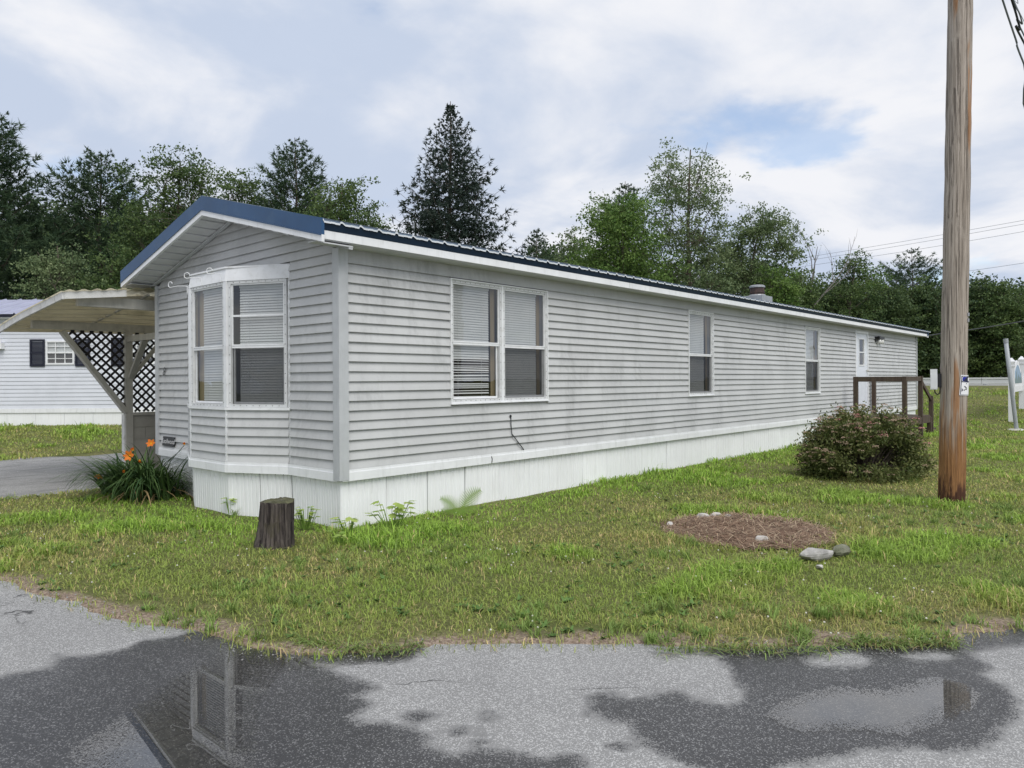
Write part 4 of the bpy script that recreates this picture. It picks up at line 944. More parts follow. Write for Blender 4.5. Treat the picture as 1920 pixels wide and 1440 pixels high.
g = G(); dv = ptop-pg; g.tube([tuple(pg-dv*.08), tuple(pg), tuple(pg+dv*.5), tuple(ptop-dv*.04)], .055, 14); g.build('pipe', 'greypost', gp, True)
g = G(); g.tube([tuple(ptop-dv*.045), tuple(ptop)], .062, 14); g.build('cap', 'greypost', gp)
g = G(); g.ball((pg[0], pg[1], pg[2]-.03), (.26, .26, .07), 12, 5, .12, rr); g.build('concrete_footing', 'concrete', gp)
s1p = hit(1897, 791); s1 = float((s1p-CAM)@fw); s2p = hit(1916, 766); s2 = float((s2p-CAM)@fw)
cs = thing('community_sign', s1p, 'white wooden sign on two finial posts painted with a mountain', 'sign')
zt1 = float(at(1898, 671, s1)[2]); ht = zt1-s1p[2]
U2 = np.array((s2p[0]-s1p[0], s2p[1]-s1p[1], 0)); Ls = float(np.linalg.norm(U2)); U2 /= Ls; N2 = np.array((U2[1], -U2[0], 0)); N2 = N2 if N2@fw < 0 else -N2
T2 = frame((s1p[0], s1p[1], float(s1p[2])), U2, N2)
for u in (0., Ls):
    z0 = 0 if u == 0 else float(s2p[2]-s1p[2]); zz_ = ht if u == 0 else ht+.15
    g = G(T2); g.box(u-.085, u+.085, -.085, .085, z0-.3, zz_-.28); g.box(u-.105, u+.105, -.105, .105, zz_-.279, zz_-.24)
    A = [(u-.09, -.09, zz_-.239), (u+.09, -.09, zz_-.239), (u+.09, .09, zz_-.239), (u-.09, .09, zz_-.239)]
    g.prism(A, [(u+a*.11, b*.11, zz_-.12) for a, b in ((-1, -1), (1, -1), (1, 1), (-1, 1))]); g.prism([(u+a*.108, b*.108, zz_-.119) for a, b in ((-1, -1), (1, -1), (1, 1), (-1, 1))], [(u+a*.02, b*.02, zz_) for a, b in ((-1, -1), (1, -1), (1, 1), (-1, 1))]); g.build('post', 'signwhite', cs)
zl, zh = ht*.46, ht*.72
def arch(u, hi): t = (u/Ls); return zh+hi*(math.sin(math.pi*min(1, max(0, t)))**1.6)
us_ = np.linspace(.09, Ls-.09, 15)
out = [(u, arch(u, ht*.26)) for u in us_]
g = G(T2); P_ = [(us_[0], zl)]+[(us_[-1], zl)]+out[::-1]; g.prism([(u, -.02, z) for u, z in P_], [(u, .02, z) for u, z in P_]); g.build('panel', 'signwhite', cs)
o2 = [(u, arch(u, ht*.26)-ht*.075) for u in us_[1:-1]]
g = G(T2); P_ = [(us_[1], zl+ht*.14), (us_[-2], zl+ht*.14)]+o2[::-1]; g.prism([(u, .0205, z) for u, z in P_], [(u, .026, z) for u, z in P_]); g.build('painted_sky', 'signsky', cs)
g = G(T2); hills = [(u, zl+ht*(.20+.10*math.sin(u*3.1)**2+.05*math.sin(u*9))) for u in us_[1:-1]]; P_ = [(us_[1], zl+ht*.141), (us_[-2], zl+ht*.141)]+hills[::-1]; g.prism([(u, .0265, z) for u, z in P_], [(u, .03, z) for u, z in P_]); g.build('painted_hills', 'signhill', cs)
g = G(T2); g.box(.09, Ls-.09, .0205, .03, zl, zl+ht*.10); g.build('name_board', 'signwhite', cs)

# ------------------------------------------------------------------ stump, stones, mulch bed
sb = ground(518, 1026); ss_ = float((sb-CAM)@fw)
st = thing('tree_stump', sb, 'dark weathered tree stump standing in front of the bay window', 'stump')
r_ = np.random.default_rng(4); n_, m_ = 72, 22; ang = np.linspace(0, 2*math.pi, n_, endpoint=False)
hs_ = float(at(520, 941, ss_)[2])+.008; V = []
rid = r_.normal(0, 1, n_); rid = (rid+np.roll(rid, 1)*.6)*.0045; rid2 = np.convolve(np.tile(r_.normal(0, 1, n_), 3), np.ones(9)/9, 'same')[n_:2*n_]*.02
left = np.array((-rt[0], -rt[1]))
for i in range(m_):
    t = i/(m_-1); z = -.06+(hs_+.06)*t
    fl = .028*(1-t)**3; base = .158-.008*t+fl
    cx = rt[:2]*(.028*t-.01)
    for k_ in range(n_):
        dr_ = np.array((math.cos(ang[k_]), math.sin(ang[k_]))); tw = int((t*3)) ; a_ = base+rid[(k_+tw) % n_]*(1+.4*math.sin(k_*1.7+t*5))+rid2[k_]+.03*(1-t)**2*max(0, dr_@left)
        V.append((sb[0]+cx[0]+dr_[0]*a_, sb[1]+cx[1]+dr_[1]*a_, z+(.006*math.sin(4*math.pi*k_/n_+1)+r_.uniform(-.004, .004) if i == m_-1 else 0)))
Fs = [(i*n_+k_, i*n_+(k_+1) % n_, (i+1)*n_+(k_+1) % n_, (i+1)*n_+k_) for i in range(m_-1) for k_ in range(n_)]
npmesh('stump_side', V, Fs, 'stump', st, None, True)
top0 = V[(m_-1)*n_:]; c_t = np.mean(np.array(top0), 0); g = G(); ringm = []
for f_ in (1, .72, .4): ringm.append([tuple(c_t+(np.array(q)-c_t)*f_+np.array((0, 0, (-.004 if f_ == 1 else .012+r_.uniform(-.006, .008))))) for q in top0])
g.add(ringm[0]+ringm[1]+ringm[2]+[tuple(c_t+np.array((0, 0, .014)))], [(i*n_+k_, i*n_+(k_+1) % n_, (i+1)*n_+(k_+1) % n_, (i+1)*n_+k_) for i in range(2) for k_ in range(n_)]+[(2*n_+k_, 2*n_+(k_+1) % n_, 3*n_) for k_ in range(n_)]); g.build('stump_top', 'moss', st, True)

def rock(px, py, rx, ry, rz, rot, mat, label, seed, sink=.3):
    c_ = ground(px, py, .02); R_ = np.random.default_rng(seed); n1_, k1 = 18, 10
    gg = G(); rnd = random.Random(seed); gg.ball((0, 0, 0), (1, 1, 1), n1_, k1); V = np.array(gg.v)
    pl = R_.normal(size=(9, 3)); pl /= np.linalg.norm(pl, axis=1)[:, None]; pd = R_.uniform(.55, .9, 9)
    for a, d in zip(pl, pd): ex = V@a-d; V = V-np.outer(np.maximum(ex, 0), a)*.9
    V += R_.normal(0, .018, V.shape); V *= (rx, ry, rz); ca, sa = math.cos(rot), math.sin(rot)
    ax = rt*ca+fw*sa; ay = -rt*sa+fw*ca
    Wd = V[:, :1]*ax+V[:, 1:2]*ay+np.c_[np.zeros(len(V)), np.zeros(len(V)), V[:, 2]]+np.array((c_[0], c_[1], rz*(1-sink)+.02))
    g2 = G(); g2.v = [tuple(q) for q in Wd]; g2.f = gg.f; o = g2.build('stone', mat, None, False, (float(c_[0]), float(c_[1]), 0.)); 
    return tag(o, label, 'stone', 'stones around the old flower bed')
rock(1527, 1050, .20, .075, .062, .32, 'rock', 'long pale grey stone at the front right of the mulch bed', 1, .25)
rock(1574, 1042, .10, .075, .06, .3, 'mossrock', 'dark mossy stone right beside the long pale stone', 2, .25)
rock(1537, 1066, .03, .03, .02, .1, 'whiterock', 'small whitish chip in front of the long pale stone', 3)
rock(1428, 1019, .065, .03, .05, .0, 'whiterock', 'small white stone in the middle of the mulch bed', 4)
rock(1256, 987, .035, .03, .03, .3, 'whiterock', 'white stone at the left tip of the mulch bed', 5)
for i, (px_, py_) in enumerate(((1318, 973), (1342, 972), (1366, 974))): rock(px_, py_, .075, .05, .04, .3*i, 'whiterock', ['left', 'middle', 'right'][i]+' of three pale edging stones behind the mulch bed', 6+i)

R_ = np.random.default_rng(12)
Pb = np.array(BED); c0 = Pb.min(0); c1 = Pb.max(0)
gx = np.arange(c0[0]-.1, c1[0]+.1, .06); gy = np.arange(c0[1]-.1, c1[1]+.1, .06); XX, YY = np.meshgrid(gx, gy, indexing='ij'); x = XX.ravel(); y = YY.ravel(); d = sdist(x, y, BED)
def bedz(x, y): d = sdist(x, y, BED); return .025+.035*ss(-.05, .4, d)+(vnoise(x, y, 6., 31)-.5)*.04*ss(-.05, .2, d)-.03*(d < -.04)
zb2 = bedz(x, y); ii = np.arange(len(x)).reshape(XX.shape); f = np.stack([ii[:-1, :-1].ravel(), ii[1:, :-1].ravel(), ii[1:, 1:].ravel(), ii[:-1, 1:].ravel()], 1); f = f[(d[f] > -.06).all(1)]
col0 = np.array([.19, .125, .085])[None]*(.6+.9*vnoise(x, y, 14., 9))[:, None]
n_ = 11000; qx = R_.uniform(c0[0]-.4, c1[0]+.4, n_); qy = R_.uniform(c0[1]-.4, c1[1]+.4, n_); dd = sdist(qx, qy, BED)+(vnoise(qx, qy, 5., 77)-.5)*.2; k_ = dd > -.05-np.abs(R_.normal(0, .09, n_)); qx, qy = qx[k_], qy[k_]; n_ = len(qx)
a = R_.uniform(0, 2*math.pi, n_); L_ = R_.uniform(.03, .085, n_); w_ = R_.uniform(.0016, .003, n_); qz = bedz(qx, qy)+R_.uniform(.002, .02, n_); tz = R_.normal(0, .22, n_)
dx = np.stack([np.cos(a), np.sin(a), tz], 1)*L_[:, None]; sx = np.stack([-np.sin(a), np.cos(a), np.zeros(n_)], 1)*w_[:, None]; P0 = np.stack([qx, qy, qz], 1)
Vn = np.stack([P0-dx-sx, P0-dx+sx, P0+dx+sx, P0+dx-sx], 1).reshape(-1, 3); fn = np.arange(4*n_).reshape(n_, 4)
pal = np.array([[.26, .165, .11], [.40, .29, .20], [.15, .09, .065], [.48, .38, .26]]); cn = pal[R_.choice(4, n_, p=[.36, .28, .18, .18])]*R_.uniform(.7, 1.15, (n_, 1))
us, iv = np.unique(f.ravel(), return_inverse=True); b0 = len(us)
mb = npmesh('mulch_bed', np.r_[np.c_[x, y, zb2][us], Vn], np.r_[iv.reshape(f.shape), fn+b0], 'straw', None, {'col': np.r_[col0[us], np.repeat(cn, 4, 0)]}); tag(mb, 'low brown mound of pine-needle mulch on the lawn', kind='stuff')

# ------------------------------------------------------------------ vegetation builders
def rquads(C, L, Wd, r_, up_bias=0., dirs=None):
    """rhombic leaves at centres C"""
    n = len(C); d = r_.normal(size=(n, 3)) if dirs is None else dirs+r_.normal(0, .35, (n, 3)); d /= np.linalg.norm(d, axis=1)[:, None]
    q = r_.normal(size=(n, 3)); q[:, 2] += up_bias; s_ = np.cross(d, q); s_ /= np.linalg.norm(s_, axis=1)[:, None]+1e-9
    L = np.broadcast_to(L, n)[:, None]; Wd = np.broadcast_to(Wd, n)[:, None]
    V = np.stack([C-d*L*.5, C+s_*Wd*.5, C+d*L*.5, C-s_*Wd*.5], 1).reshape(-1, 3)
    return V, np.arange(4*n).reshape(n, 4)
def npx(px, top, s):
    p_ = at(px, 715, s); zb = float(zt(p_[0], p_[1])); return np.array((p_[0], p_[1], zb)), float(at(px, top, s)[2])-zb
def deciduous(name, label, px, top, half, s, mat='oak', cb=.3, nclump=80, per=150, leaf=.17, rc=.55, seed=1, lean=0., shape=.5, open_=0., group='trees around the mobile home', nprim=13, pk=.34):
    r_ = np.random.default_rng(seed); b, H = npx(px, top, s); R = half*s/F
    per = int(per*1.75); t = thing(name, b, label, 'tree', group); g = G()
    ln = rt*lean
    def axisp(h): f_ = h/H; return b+np.array((0, 0, h))+ln*R*f_**1.6+rt*.12*math.sin(f_*5+seed)+fw*.1*math.sin(f_*4+seed*2)
    tr = max(.05, H*.013)
    hh = np.linspace(-.3, H*.975, 44); g.tube([tuple(axisp(h)) for h in hh], [tr*(1-.88*max(0, h)/H)+.008 for h in hh], 8)
    prim = []
    for i in range(nprim):
        f_ = cb*.8+(.86-cb*.8)*((i+.5)/nprim); h0 = H*f_; a = i*2.4+r_.uniform(-.4, .4)
        tt = (f_-cb)/(1-cb); env = R*(max(.05, 1-abs(tt-pk)/.75))**shape*r_.uniform(.75, 1.0)
        e = axisp(min(H*.97, h0+env*r_.uniform(.55, 1.0)))+rt*env*math.cos(a)+fw*env*math.sin(a)
        p0 = axisp(h0*.92); m_ = (p0+e)/2+np.array((0, 0, -.05*env)); pts = [p0, (p0+m_)/2+np.array((0, 0, -.03*env)), m_, e]
        g.tube([tuple(q) for q in pts], [tr*.42*(1-f_*.6), tr*.3*(1-f_*.6), tr*.2*(1-f_*.6), .008], 5); prim.append(pts)
    Cs = []; Vs = []
    for i in range(nclump):
        f_ = cb+(1-cb)*r_.beta(1.5, 1.5); tt = (f_-cb)/(1-cb); env = R*(max(.04, 1-abs(tt-pk)/.72))**shape
        a = r_.uniform(0, 2*math.pi); rad = env*(r_.uniform(.25, 1))**.55*(.82+.3*math.sin(3*a+seed)*math.cos(5*tt+seed))
        c_ = axisp(H*f_*.985)+rt*rad*math.cos(a)+fw*rad*math.sin(a)
        Cs.append(c_)
        pp = min(prim, key=lambda q: np.linalg.norm(q[2]-c_)); st_ = pp[2]
        mid_ = (st_+c_)/2+np.array((0, 0, .08)); g.tube([tuple(st_), tuple(mid_), tuple(c_)], [tr*.10+.006, .008, .004], 3)
        for j in range(3):
            tip = c_+r_.normal(0, rc*.8, 3); g.tube([tuple(mid_), tuple((mid_+tip)/2+np.array((0, 0, .04))), tuple(tip)], [.007, .005, .003], 3)
    g.build('trunk', 'bark', t)
    Cs = np.array(Cs); n = len(Cs)*per
    k_ = r_.uniform(.65, 1.25, len(Cs)); own = np.repeat(np.arange(len(Cs)), per)
    # leaves sit on small sprays inside each clump
    nsp = 9; spr = Cs[:, None, :]+r_.normal(0, 1, (len(Cs), nsp, 3))*np.array((rc, rc, rc*.62))*k_[:, None, None]
    sid = r_.integers(0, nsp, n); C = spr[own, sid]+r_.normal(0, 1, (n, 3))*np.array((rc, rc, rc*.5))*.34
    kp = r_.random(n) > open_; C = C[kp]; own = own[kp]; n = len(C)
    V, Fq = rquads(C, leaf*.86*r_.uniform(.7, 1.3, n), leaf*.55*r_.uniform(.7, 1.2, n), r_, .8)
    tint = np.clip(r_.normal(.42, .2, n)+(r_.random(len(Cs))[own]-.5)*.45, 0, 1)
    npmesh('crown', V, Fq, mat, t, {'tint': np.repeat(tint, 4)}); return t
def conifer(name, label, px, top, half, s, kind='pine', base=.12, seed=1, lean=0., dens=1., group='trees around the mobile home', mat=None, step=None):
    r_ = np.random.default_rng(seed); b, H = npx(px, top, s); R = half*s/F
    t = thing(name, b, label, 'tree', group); g = G(); pine = kind == 'pine'
    tr = H*.014
    def axisp(h): return b+np.array((0, 0, h))+rt*lean*R*(h/H)+rt*.05*math.sin(h*.7+seed)
    hh = np.linspace(-.3, H, 60); g.tube([tuple(axisp(h)) for h in hh], [tr*(1-.95*max(0, h)/H)+.006 for h in hh], 8)
    tips = []; dirs = []; sz = []
    h = H*base; stp = step or (.55 if pine else .30)
    while h < H*.985:
        f_ = (h-H*base)/(H*(1-base)); nb_ = r_.integers(4, 7) if pine else r_.integers(5, 8)
        Lm = R*((1-f_)**.72)*(1-.35*math.exp(-f_*9)) if pine else R*(1-f_)**1.02
        Lm = max(Lm, .22 if pine else .12)
        a0 = r_.uniform(0, 6.3); tsc = float(np.clip((H-h)/(1.6 if pine else 2.6), .42, 1))
        for i in range(nb_):
            a = a0+i*2*math.pi/nb_+r_.uniform(-.3, .3); L = Lm*(r_.uniform(.55, 1.1) if pine else r_.uniform(.55, 1.12)); out = rt*math.cos(a)+fw*math.sin(a)
            rise = (.10+.55*f_) if pine else (-.18+.75*f_**1.5)
            p0 = axisp(h); npt = 6; pts = []
            for j in range(npt):
                u = j/(npt-1); dz = L*(rise*u+(.22*u*u if pine else (.12*u*u-.10*math.sin(u*3.1)))); pts.append(p0+out*L*u+np.array((0, 0, dz)))
            g.tube([tuple(q) for q in pts], [.028*(1-f_*.6)*(1-.85*j/(npt-1))*min(1, L)+.004 for j in range(npt)], 3)
            side = np.cross(out, (0, 0, 1.))
            nt_ = max(3, int(L/(.16 if pine else .13)*dens))
            for j in range(nt_):
                u = (.22 if pine else .15)+(1-(.22 if pine else .15))*(j+r_.random())/nt_; q = pts[0]+(pts[-1]-pts[0])*u; kk = u*(npt-1); j0 = min(int(kk), npt-2); q = pts[j0]+(pts[j0+1]-pts[j0])*(kk-j0)
                for sg2 in (-1, 1):
                    tl = (.42 if pine else .34)*L*(1.05-u)*r_.uniform(.5, 1.1)+.10*tsc*tsc
                    d = out*.62+side*sg2*.75+np.array((0, 0, .28 if pine else -.30*(1-f_))); d = d/np.linalg.norm(d)
                    m_ = max(1, int(tl/(.17 if pine else .12)))
                    for w_ in range(m_):
                        tips.append(q+d*tl*(w_+1)/m_+r_.normal(0, .03, 3)); dirs.append(d); sz.append(r_.uniform(.8, 1.2)*tsc)
            tips.append(pts[-1]); dirs.append(out+np.array((0, 0, .4))); sz.append(1.1*tsc)
        h += stp*r_.uniform(.8, 1.2)*(1-.45*f_)
    g.build('trunk', 'bark', t)
    tips = np.array(tips); dirs = np.array(dirs); dirs /= np.linalg.norm(dirs, axis=1)[:, None]; sz = np.array(sz); n = len(tips)
    m_ = 7; Ln = (.24 if pine else .17)
    C = np.repeat(tips, m_, 0); D = np.repeat(dirs, m_, 0)*.8+r_.normal(0, .62, (n*m_, 3)); D[:, 2] += .25 if pine else 0; D /= np.linalg.norm(D, axis=1)[:, None]
    s_ = np.cross(D, r_.normal(size=(n*m_, 3))); s_ /= np.linalg.norm(s_, axis=1)[:, None]; L2 = Ln*np.repeat(sz, m_)[:, None]*r_.uniform(.7, 1.3, (n*m_, 1)); w2 = (.026 if pine else .026)
    V = np.stack([C-s_*w2, C+s_*w2, C+D*L2*1.15], 1).reshape(-1, 3); Fq = np.arange(3*n*m_).reshape(-1, 3)
    tint = np.clip(np.repeat(r_.normal(.4, .22, n), m_)+r_.normal(0, .12, n*m_), 0, 1)
    npmesh('crown', V, Fq, mat or ('pine' if pine else 'spruce'), t, {'tint': np.repeat(tint, 3)}); return t

# ---- the trees one can tell apart, left to right
conifer('white_pine', 'tall dark white pine cut by the left edge of the photo', -28, 200, 235, 33, seed=11, base=.05, dens=1.0)
conifer('white_pine', 'white pine with bare lower boughs, second from the left', 190, 286, 205, 36, seed=12, base=.20, dens=.9)
deciduous('oak_tree', 'broad dark oak just left of the gable peak', 335, 288, 108, 33, 'oak', .10, 170, 130, .15, .58, 21, shape=.45)
deciduous('oak_tree', 'low round-topped tree right behind the gable peak', 452, 326, 95, 38, 'oak', .12, 130, 130, .16, .55, 22, shape=.45)
conifer('white_pine', 'narrow white pine with forked spiky tops behind the roof', 556, 258, 150, 37, seed=13, base=.2, dens=1.0)
deciduous('oak_tree', 'spreading dark tree leaning right behind the front of the roof', 612, 334, 90, 30, 'oak', .18, 130, 130, .145, .50, 23, lean=.35, shape=.45)
deciduous('young_tree', 'tiny leafy treetop peeking over the roof left of the spruce', 712, 410, 26, 44, 'maple', .4, 20, 80, .17, .4, 24)
conifer('spruce_tree', 'tall open spruce rising behind the middle of the roof', 846, 190, 262, 31, 'spruce', seed=31, base=.12, dens=.42)
conifer('white_pine', 'small pine peeking over the roof right of the spruce', 1006, 430, 75, 45, seed=14, base=.2, dens=.9)
deciduous('young_tree', 'slim pale sapling left of the bright green tree', 1082, 432, 32, 42, 'pale', .3, 34, 90, .15, .4, 25)
conifer('white_pine', 'pine top poking out behind the bright green tree', 1176, 340, 95, 44, seed=15, base=.3, dens=.9)
deciduous('maple_tree', 'bright green dense tree behind the middle of the roof', 1172, 376, 122, 36, 'maple', .05, 160, 130, .16, .58, 26, shape=.5)
deciduous('tall_airy_tree', 'tall airy tree with sky showing through its branches', 1296, 268, 98, 38, 'pale', .12, 135, 105, .15, .50, 27, shape=.42, open_=.08, nprim=18, pk=.62)
deciduous('leaning_tree', 'pale spreading tree leaning right beside the tall airy tree', 1392, 392, 102, 41, 'pale', .12, 130, 125, .16, .5, 28, lean=.35, shape=.45)
deciduous('maple_tree', 'yellow-green rounded tree behind the flue pipe', 1452, 505, 55, 39, 'maple', .1, 60, 110, .16, .45, 29)
deciduous('understory_tree', 'pale leafy understory tree above the neighbouring house roof', 108, 452, 72, 28, 'pale', .1, 80, 120, .12, .42, 30, shape=.5)
deciduous('understory_tree', 'dark understory tree between the carport roof and the gable', 232, 470, 70, 29, 'oak', .1, 80, 120, .13, .42, 33, shape=.5)
conifer('white_pine', 'layered white pine standing above the woods left of the utility pole', 1712, 470, 130, 60, seed=16, base=.3, dens=.8, step=.75)
deciduous('ragged_tree', 'ragged tree with bare twigs above the far end of the roof', 1592, 474, 66, 52, 'oak', .2, 70, 95, .19, .55, 34, lean=.2, open_=.15)
# dead tree
b, H = npx(1506, 462, 50); dt = thing('dead_tree', b, 'bare dead tree with forked grey limbs above the far roof', 'tree', 'trees around the mobile home'); g = G(); r_ = random.Random(8)
def limb(p, d, L, r0, depth):
    pts = [Vector(p)]; dd = Vector(d).normalized()
    for k_ in range(5):
        dd = (dd+Vector((r_.uniform(-.2, .2), r_.uniform(-.2, .2), r_.uniform(-.05, .15)))).normalized(); pts.append(pts[-1]+dd*L/5)
    g.tube([tuple(q) for q in pts], [r0*(1-.16*k_) for k_ in range(6)], 4)
    if depth:
        for k_ in range(3): s_ = 2+k_; limb(pts[s_], dd+Vector((r_.uniform(-.9, .9), r_.uniform(-.9, .9), r_.uniform(0, .5))), L*.5, r0*.42, depth-1)
limb(tuple(b), (0, 0, 1), H*.55, .13, 0); tp = b+np.array((0, 0, H*.5)); R3 = lambda a, z: tuple(rt*a+np.array((0, 0, z)))
limb(tuple(tp), R3(.25, 1), H*.5, .09, 2); limb(tuple(tp), R3(.85, .75), H*.52, .08, 2); limb(tuple(tp), R3(-.5, .8), H*.35, .06, 1); g.build('trunk', 'deadwood', dt)

# right-hand tree line, front row told apart by crown
rowt = [(1530, 545, 50, 54, 'wood'), (1575, 520, 55, 56, 'oak'), (1628, 512, 50, 57, 'maple'), (1665, 530, 48, 53, 'wood'), (1705, 528, 55, 55, 'oak'), (1752, 535, 50, 54, 'wood'), (1800, 528, 50, 58, 'oak'), (1838, 520, 40, 56, 'wood'), (1885, 535, 55, 54, 'oak'), (1945, 520, 60, 56, 'wood'), (1485, 520, 45, 50, 'oak')]
lab = ['left of the dead limbs', 'under the ragged tree', 'with the brightest leaves', 'left of the layered pine', 'directly below the layered pine', 'just left of the utility pole', 'hidden half behind the utility pole', 'just right of the utility pole', 'above the leaning grey post', 'at the right edge above the community sign', 'right behind the flue pipe']
for i, (px_, tp_, hf, s_, mt) in enumerate(rowt):
    deciduous('woodland_tree', 'woodland edge tree '+lab[i], px_, tp_, hf, s_, mt, .04, 75, 105, .22, .62, 50+i, shape=.4, group='woodland edge along the far road', nprim=8)

# far-off woods that read as one mass
def woods(name, label, spots, seed, leaf=.34, zlow=.2):
    r_ = np.random.default_rng(seed); Cs = []; own = 0
    for (px_, tp_, hf, s_) in spots:
        b, H = npx(px_, tp_, s_); R = hf*s_/F; nc = 46
        f_ = r_.uniform(.03, 1, nc)**.8; a = r_.uniform(0, 6.3, nc); rad = R*np.sqrt(r_.random(nc))*np.clip(1.25-f_*.9, .15, 1)
        Cs.append(b+np.stack([rt[0]*rad*np.cos(a)+fw[0]*rad*np.sin(a), rt[1]*rad*np.cos(a)+fw[1]*rad*np.sin(a), f_*H], 1))
    Cs = np.concatenate(Cs); per = 42; n = len(Cs)*per; C = np.repeat(Cs, per, 0)+r_.normal(0, 1, (n, 3))*np.array((.75, .75, .5))
    V, Fq = rquads(C, leaf*r_.uniform(.6, 1.3, n), leaf*.65*r_.uniform(.6, 1.2, n), r_, .6)
    tint = np.clip(r_.normal(.38, .2, n)+np.repeat(r_.normal(0, .2, len(Cs)), per), 0, 1)
    o = npmesh(name, V, Fq, 'wood', None, {'tint': np.repeat(tint, 4)}); return tag(o, label, 'woods', None, 'stuff')
rs = np.random.default_rng(99)
woods('far_woods', 'dense green woods across the far road', [(px_+rs.uniform(-14, 14), rs.uniform(535, 570), 48, rs.uniform(57, 70)) for px_ in range(1400, 2080, 17)], 71)
woods('far_woods', 'dark woods behind the neighbouring house', [(px_+rs.uniform(-14, 14), rs.uniform(375, 430), 66, rs.uniform(40, 50)) for px_ in range(-140, 640, 26)], 72)
woods('far_woods', 'low distant woods behind the middle of the roof', [(px_+rs.uniform(-14, 14), rs.uniform(470, 525), 55, rs.uniform(50, 60)) for px_ in range(1020, 1460, 24)], 73)

# ------------------------------------------------------------------ daylilies by the end wall
def blade(p0, az, L, w, r_, lift, curl, seg=6):
    """arching strap leaf -> verts, quads"""
    d = np.array((math.cos(az), math.sin(az), 0)); s_ = np.array((-math.sin(az), math.cos(az), 0)); V = []; p = np.array(p0, float); th = lift
    for k_ in range(seg+1):
        u = k_/seg; ww = w*(1-u**1.8)*.5+.0006; V += [p-s_*ww, p+s_*ww]; p = p+(d*math.cos(th)+np.array((0, 0, math.sin(th))))*L/seg; th -= curl/seg
    return V
ly = thing('daylily_clump', (-.42, 3.95, 0), 'arching clump of orange daylilies beside the bay window', 'daylily', None)
r_ = np.random.default_rng(61); V = []; Fq = []; tint = []
for k_ in range(950):
    c_ = np.array((-.40, 3.98)); a = r_.uniform(0, 2*math.pi); rad = min(.55, abs(r_.normal(0, .30)))
    p0 = (c_[0]+rad*math.cos(a)*.8, c_[1]+rad*math.sin(a)*1.25, .0)
    if p0[0] > -.05: continue
    az = a+r_.normal(0, .7); L = r_.uniform(.6, 1.15); dead = r_.random() < .07
    if math.cos(az) > .2 and p0[0]+L*.5*math.cos(az) > 0: L *= .6
    vv = blade(p0, az, L*(.8 if dead else 1), r_.uniform(.016, .032), r_, r_.uniform(1.0, 1.45) if not dead else r_.uniform(.5, .9), r_.uniform(1.2, 2.5) if not dead else 2.2, 7)
    vv = [np.array((min(q[0], -.03), q[1], max(q[2], .012))) for q in vv]
    b0 = len(V); V += vv; Fq += [(b0+2*i, b0+2*i+1, b0+2*i+3, b0+2*i+2) for i in range(7)]; t_ = .97 if dead else min(.88, max(0, r_.normal(.35, .22))); tint += [t_]*len(vv)
npmesh('leaves', V, Fq, 'lily', ly, {'tint': np.array(tint)})
def lily_flower(c, face, size, open_, seed):
    r2 = np.random.default_rng(seed); fz = Vector(face).normalized(); x_ = fz.cross(Vector((0, 0, 1))).normalized(); y_ = x_.cross(fz); V = []; Fq = []; tn = []
    for k_ in range(6):
        a = k_*math.pi/3+r2.uniform(-.15, .15); o_ = x_*math.cos(a)+y_*math.sin(a); s_ = fz.cross(o_); w = (.030 if k_ % 2 else .022)*size/.06
        b0 = len(V)
        for j in range(5):
            u = j/4; p = Vector(c)+fz*size*(u*.8-.25*open_*u*u)+o_*size*open_*(u**1.3); ww = w*math.sin(.25+u*2.6)*.75; V += [tuple(p-s_*ww), tuple(p+s_*ww)]; tn += [.9-.8*u]*2
        Fq += [(b0+2*i, b0+2*i+1, b0+2*i+3, b0+2*i+2) for i in range(4)]
    o = npmesh('flower', V, Fq, 'orange', ly, {'tint': np.array(tn)})
    g2 = G(); g2.ball(tuple(Vector(c)+fz*size*.12), (size*.2,)*3, 6, 4); me_ = g2.build('flower_throat', 'yellow', o)
for i, (px_, py_, s_, size, op, fc) in enumerate(((244, 855, 9.75, .075, 1.0, (-.75, -.6, .2)), (250, 845, 9.9, .06, .35, (-.3, .2, .9)), (262, 862, 9.8, .055, .6, (-.3, -.3, -.8)), (284, 832, 10.05, .065, .95, (-.6, -.6, .4)), (234, 881, 9.6, .05, .3, (-.3, .3, -.7)), (186, 889, 9.7, .07, .8, (-.2, .4, -.85)), (346, 834, 9.6, .045, .25, (-.2, .1, .9)))):
    c_ = at(px_, py_, s_); lily_flower(tuple(c_), fc, size, op, i)
    b_ = np.array((-.42+.2*(i-3)*.2, 3.98+.06*(3-i), 0.)); m_ = (c_+b_)/2+np.array((0, 0, .14)); g = G(); g.tube([tuple(b_), tuple(m_), tuple(c_)], [.006, .005, .004], 5); st_ = g.build('stem', 'lily', ly)

# ------------------------------------------------------------------ flowering shrub
shc = (ground(1500, 896)+ground(1756, 903))/2; sS = float((shc-CAM)@fw); Rw = 112*sS/F; Hs = float(at(1640, 783, sS)[2])
shc = shc+fw*.25+rt*.06
sh = thing('flowering_shrub', (shc[0], shc[1], .02), 'rounded shrub with faded pink blossoms left of the utility pole', 'shrub')
r_ = np.random.default_rng(66); nC = 640
ph = r_.uniform(0, 2*math.pi, nC); ct = r_.uniform(0, 1, nC)**.8; rad = r_.uniform(.62, 1.0, nC)**.6*(1+.10*np.sin(3*ph+1)*np.cos(4*ct)+r_.normal(0, .05, nC))
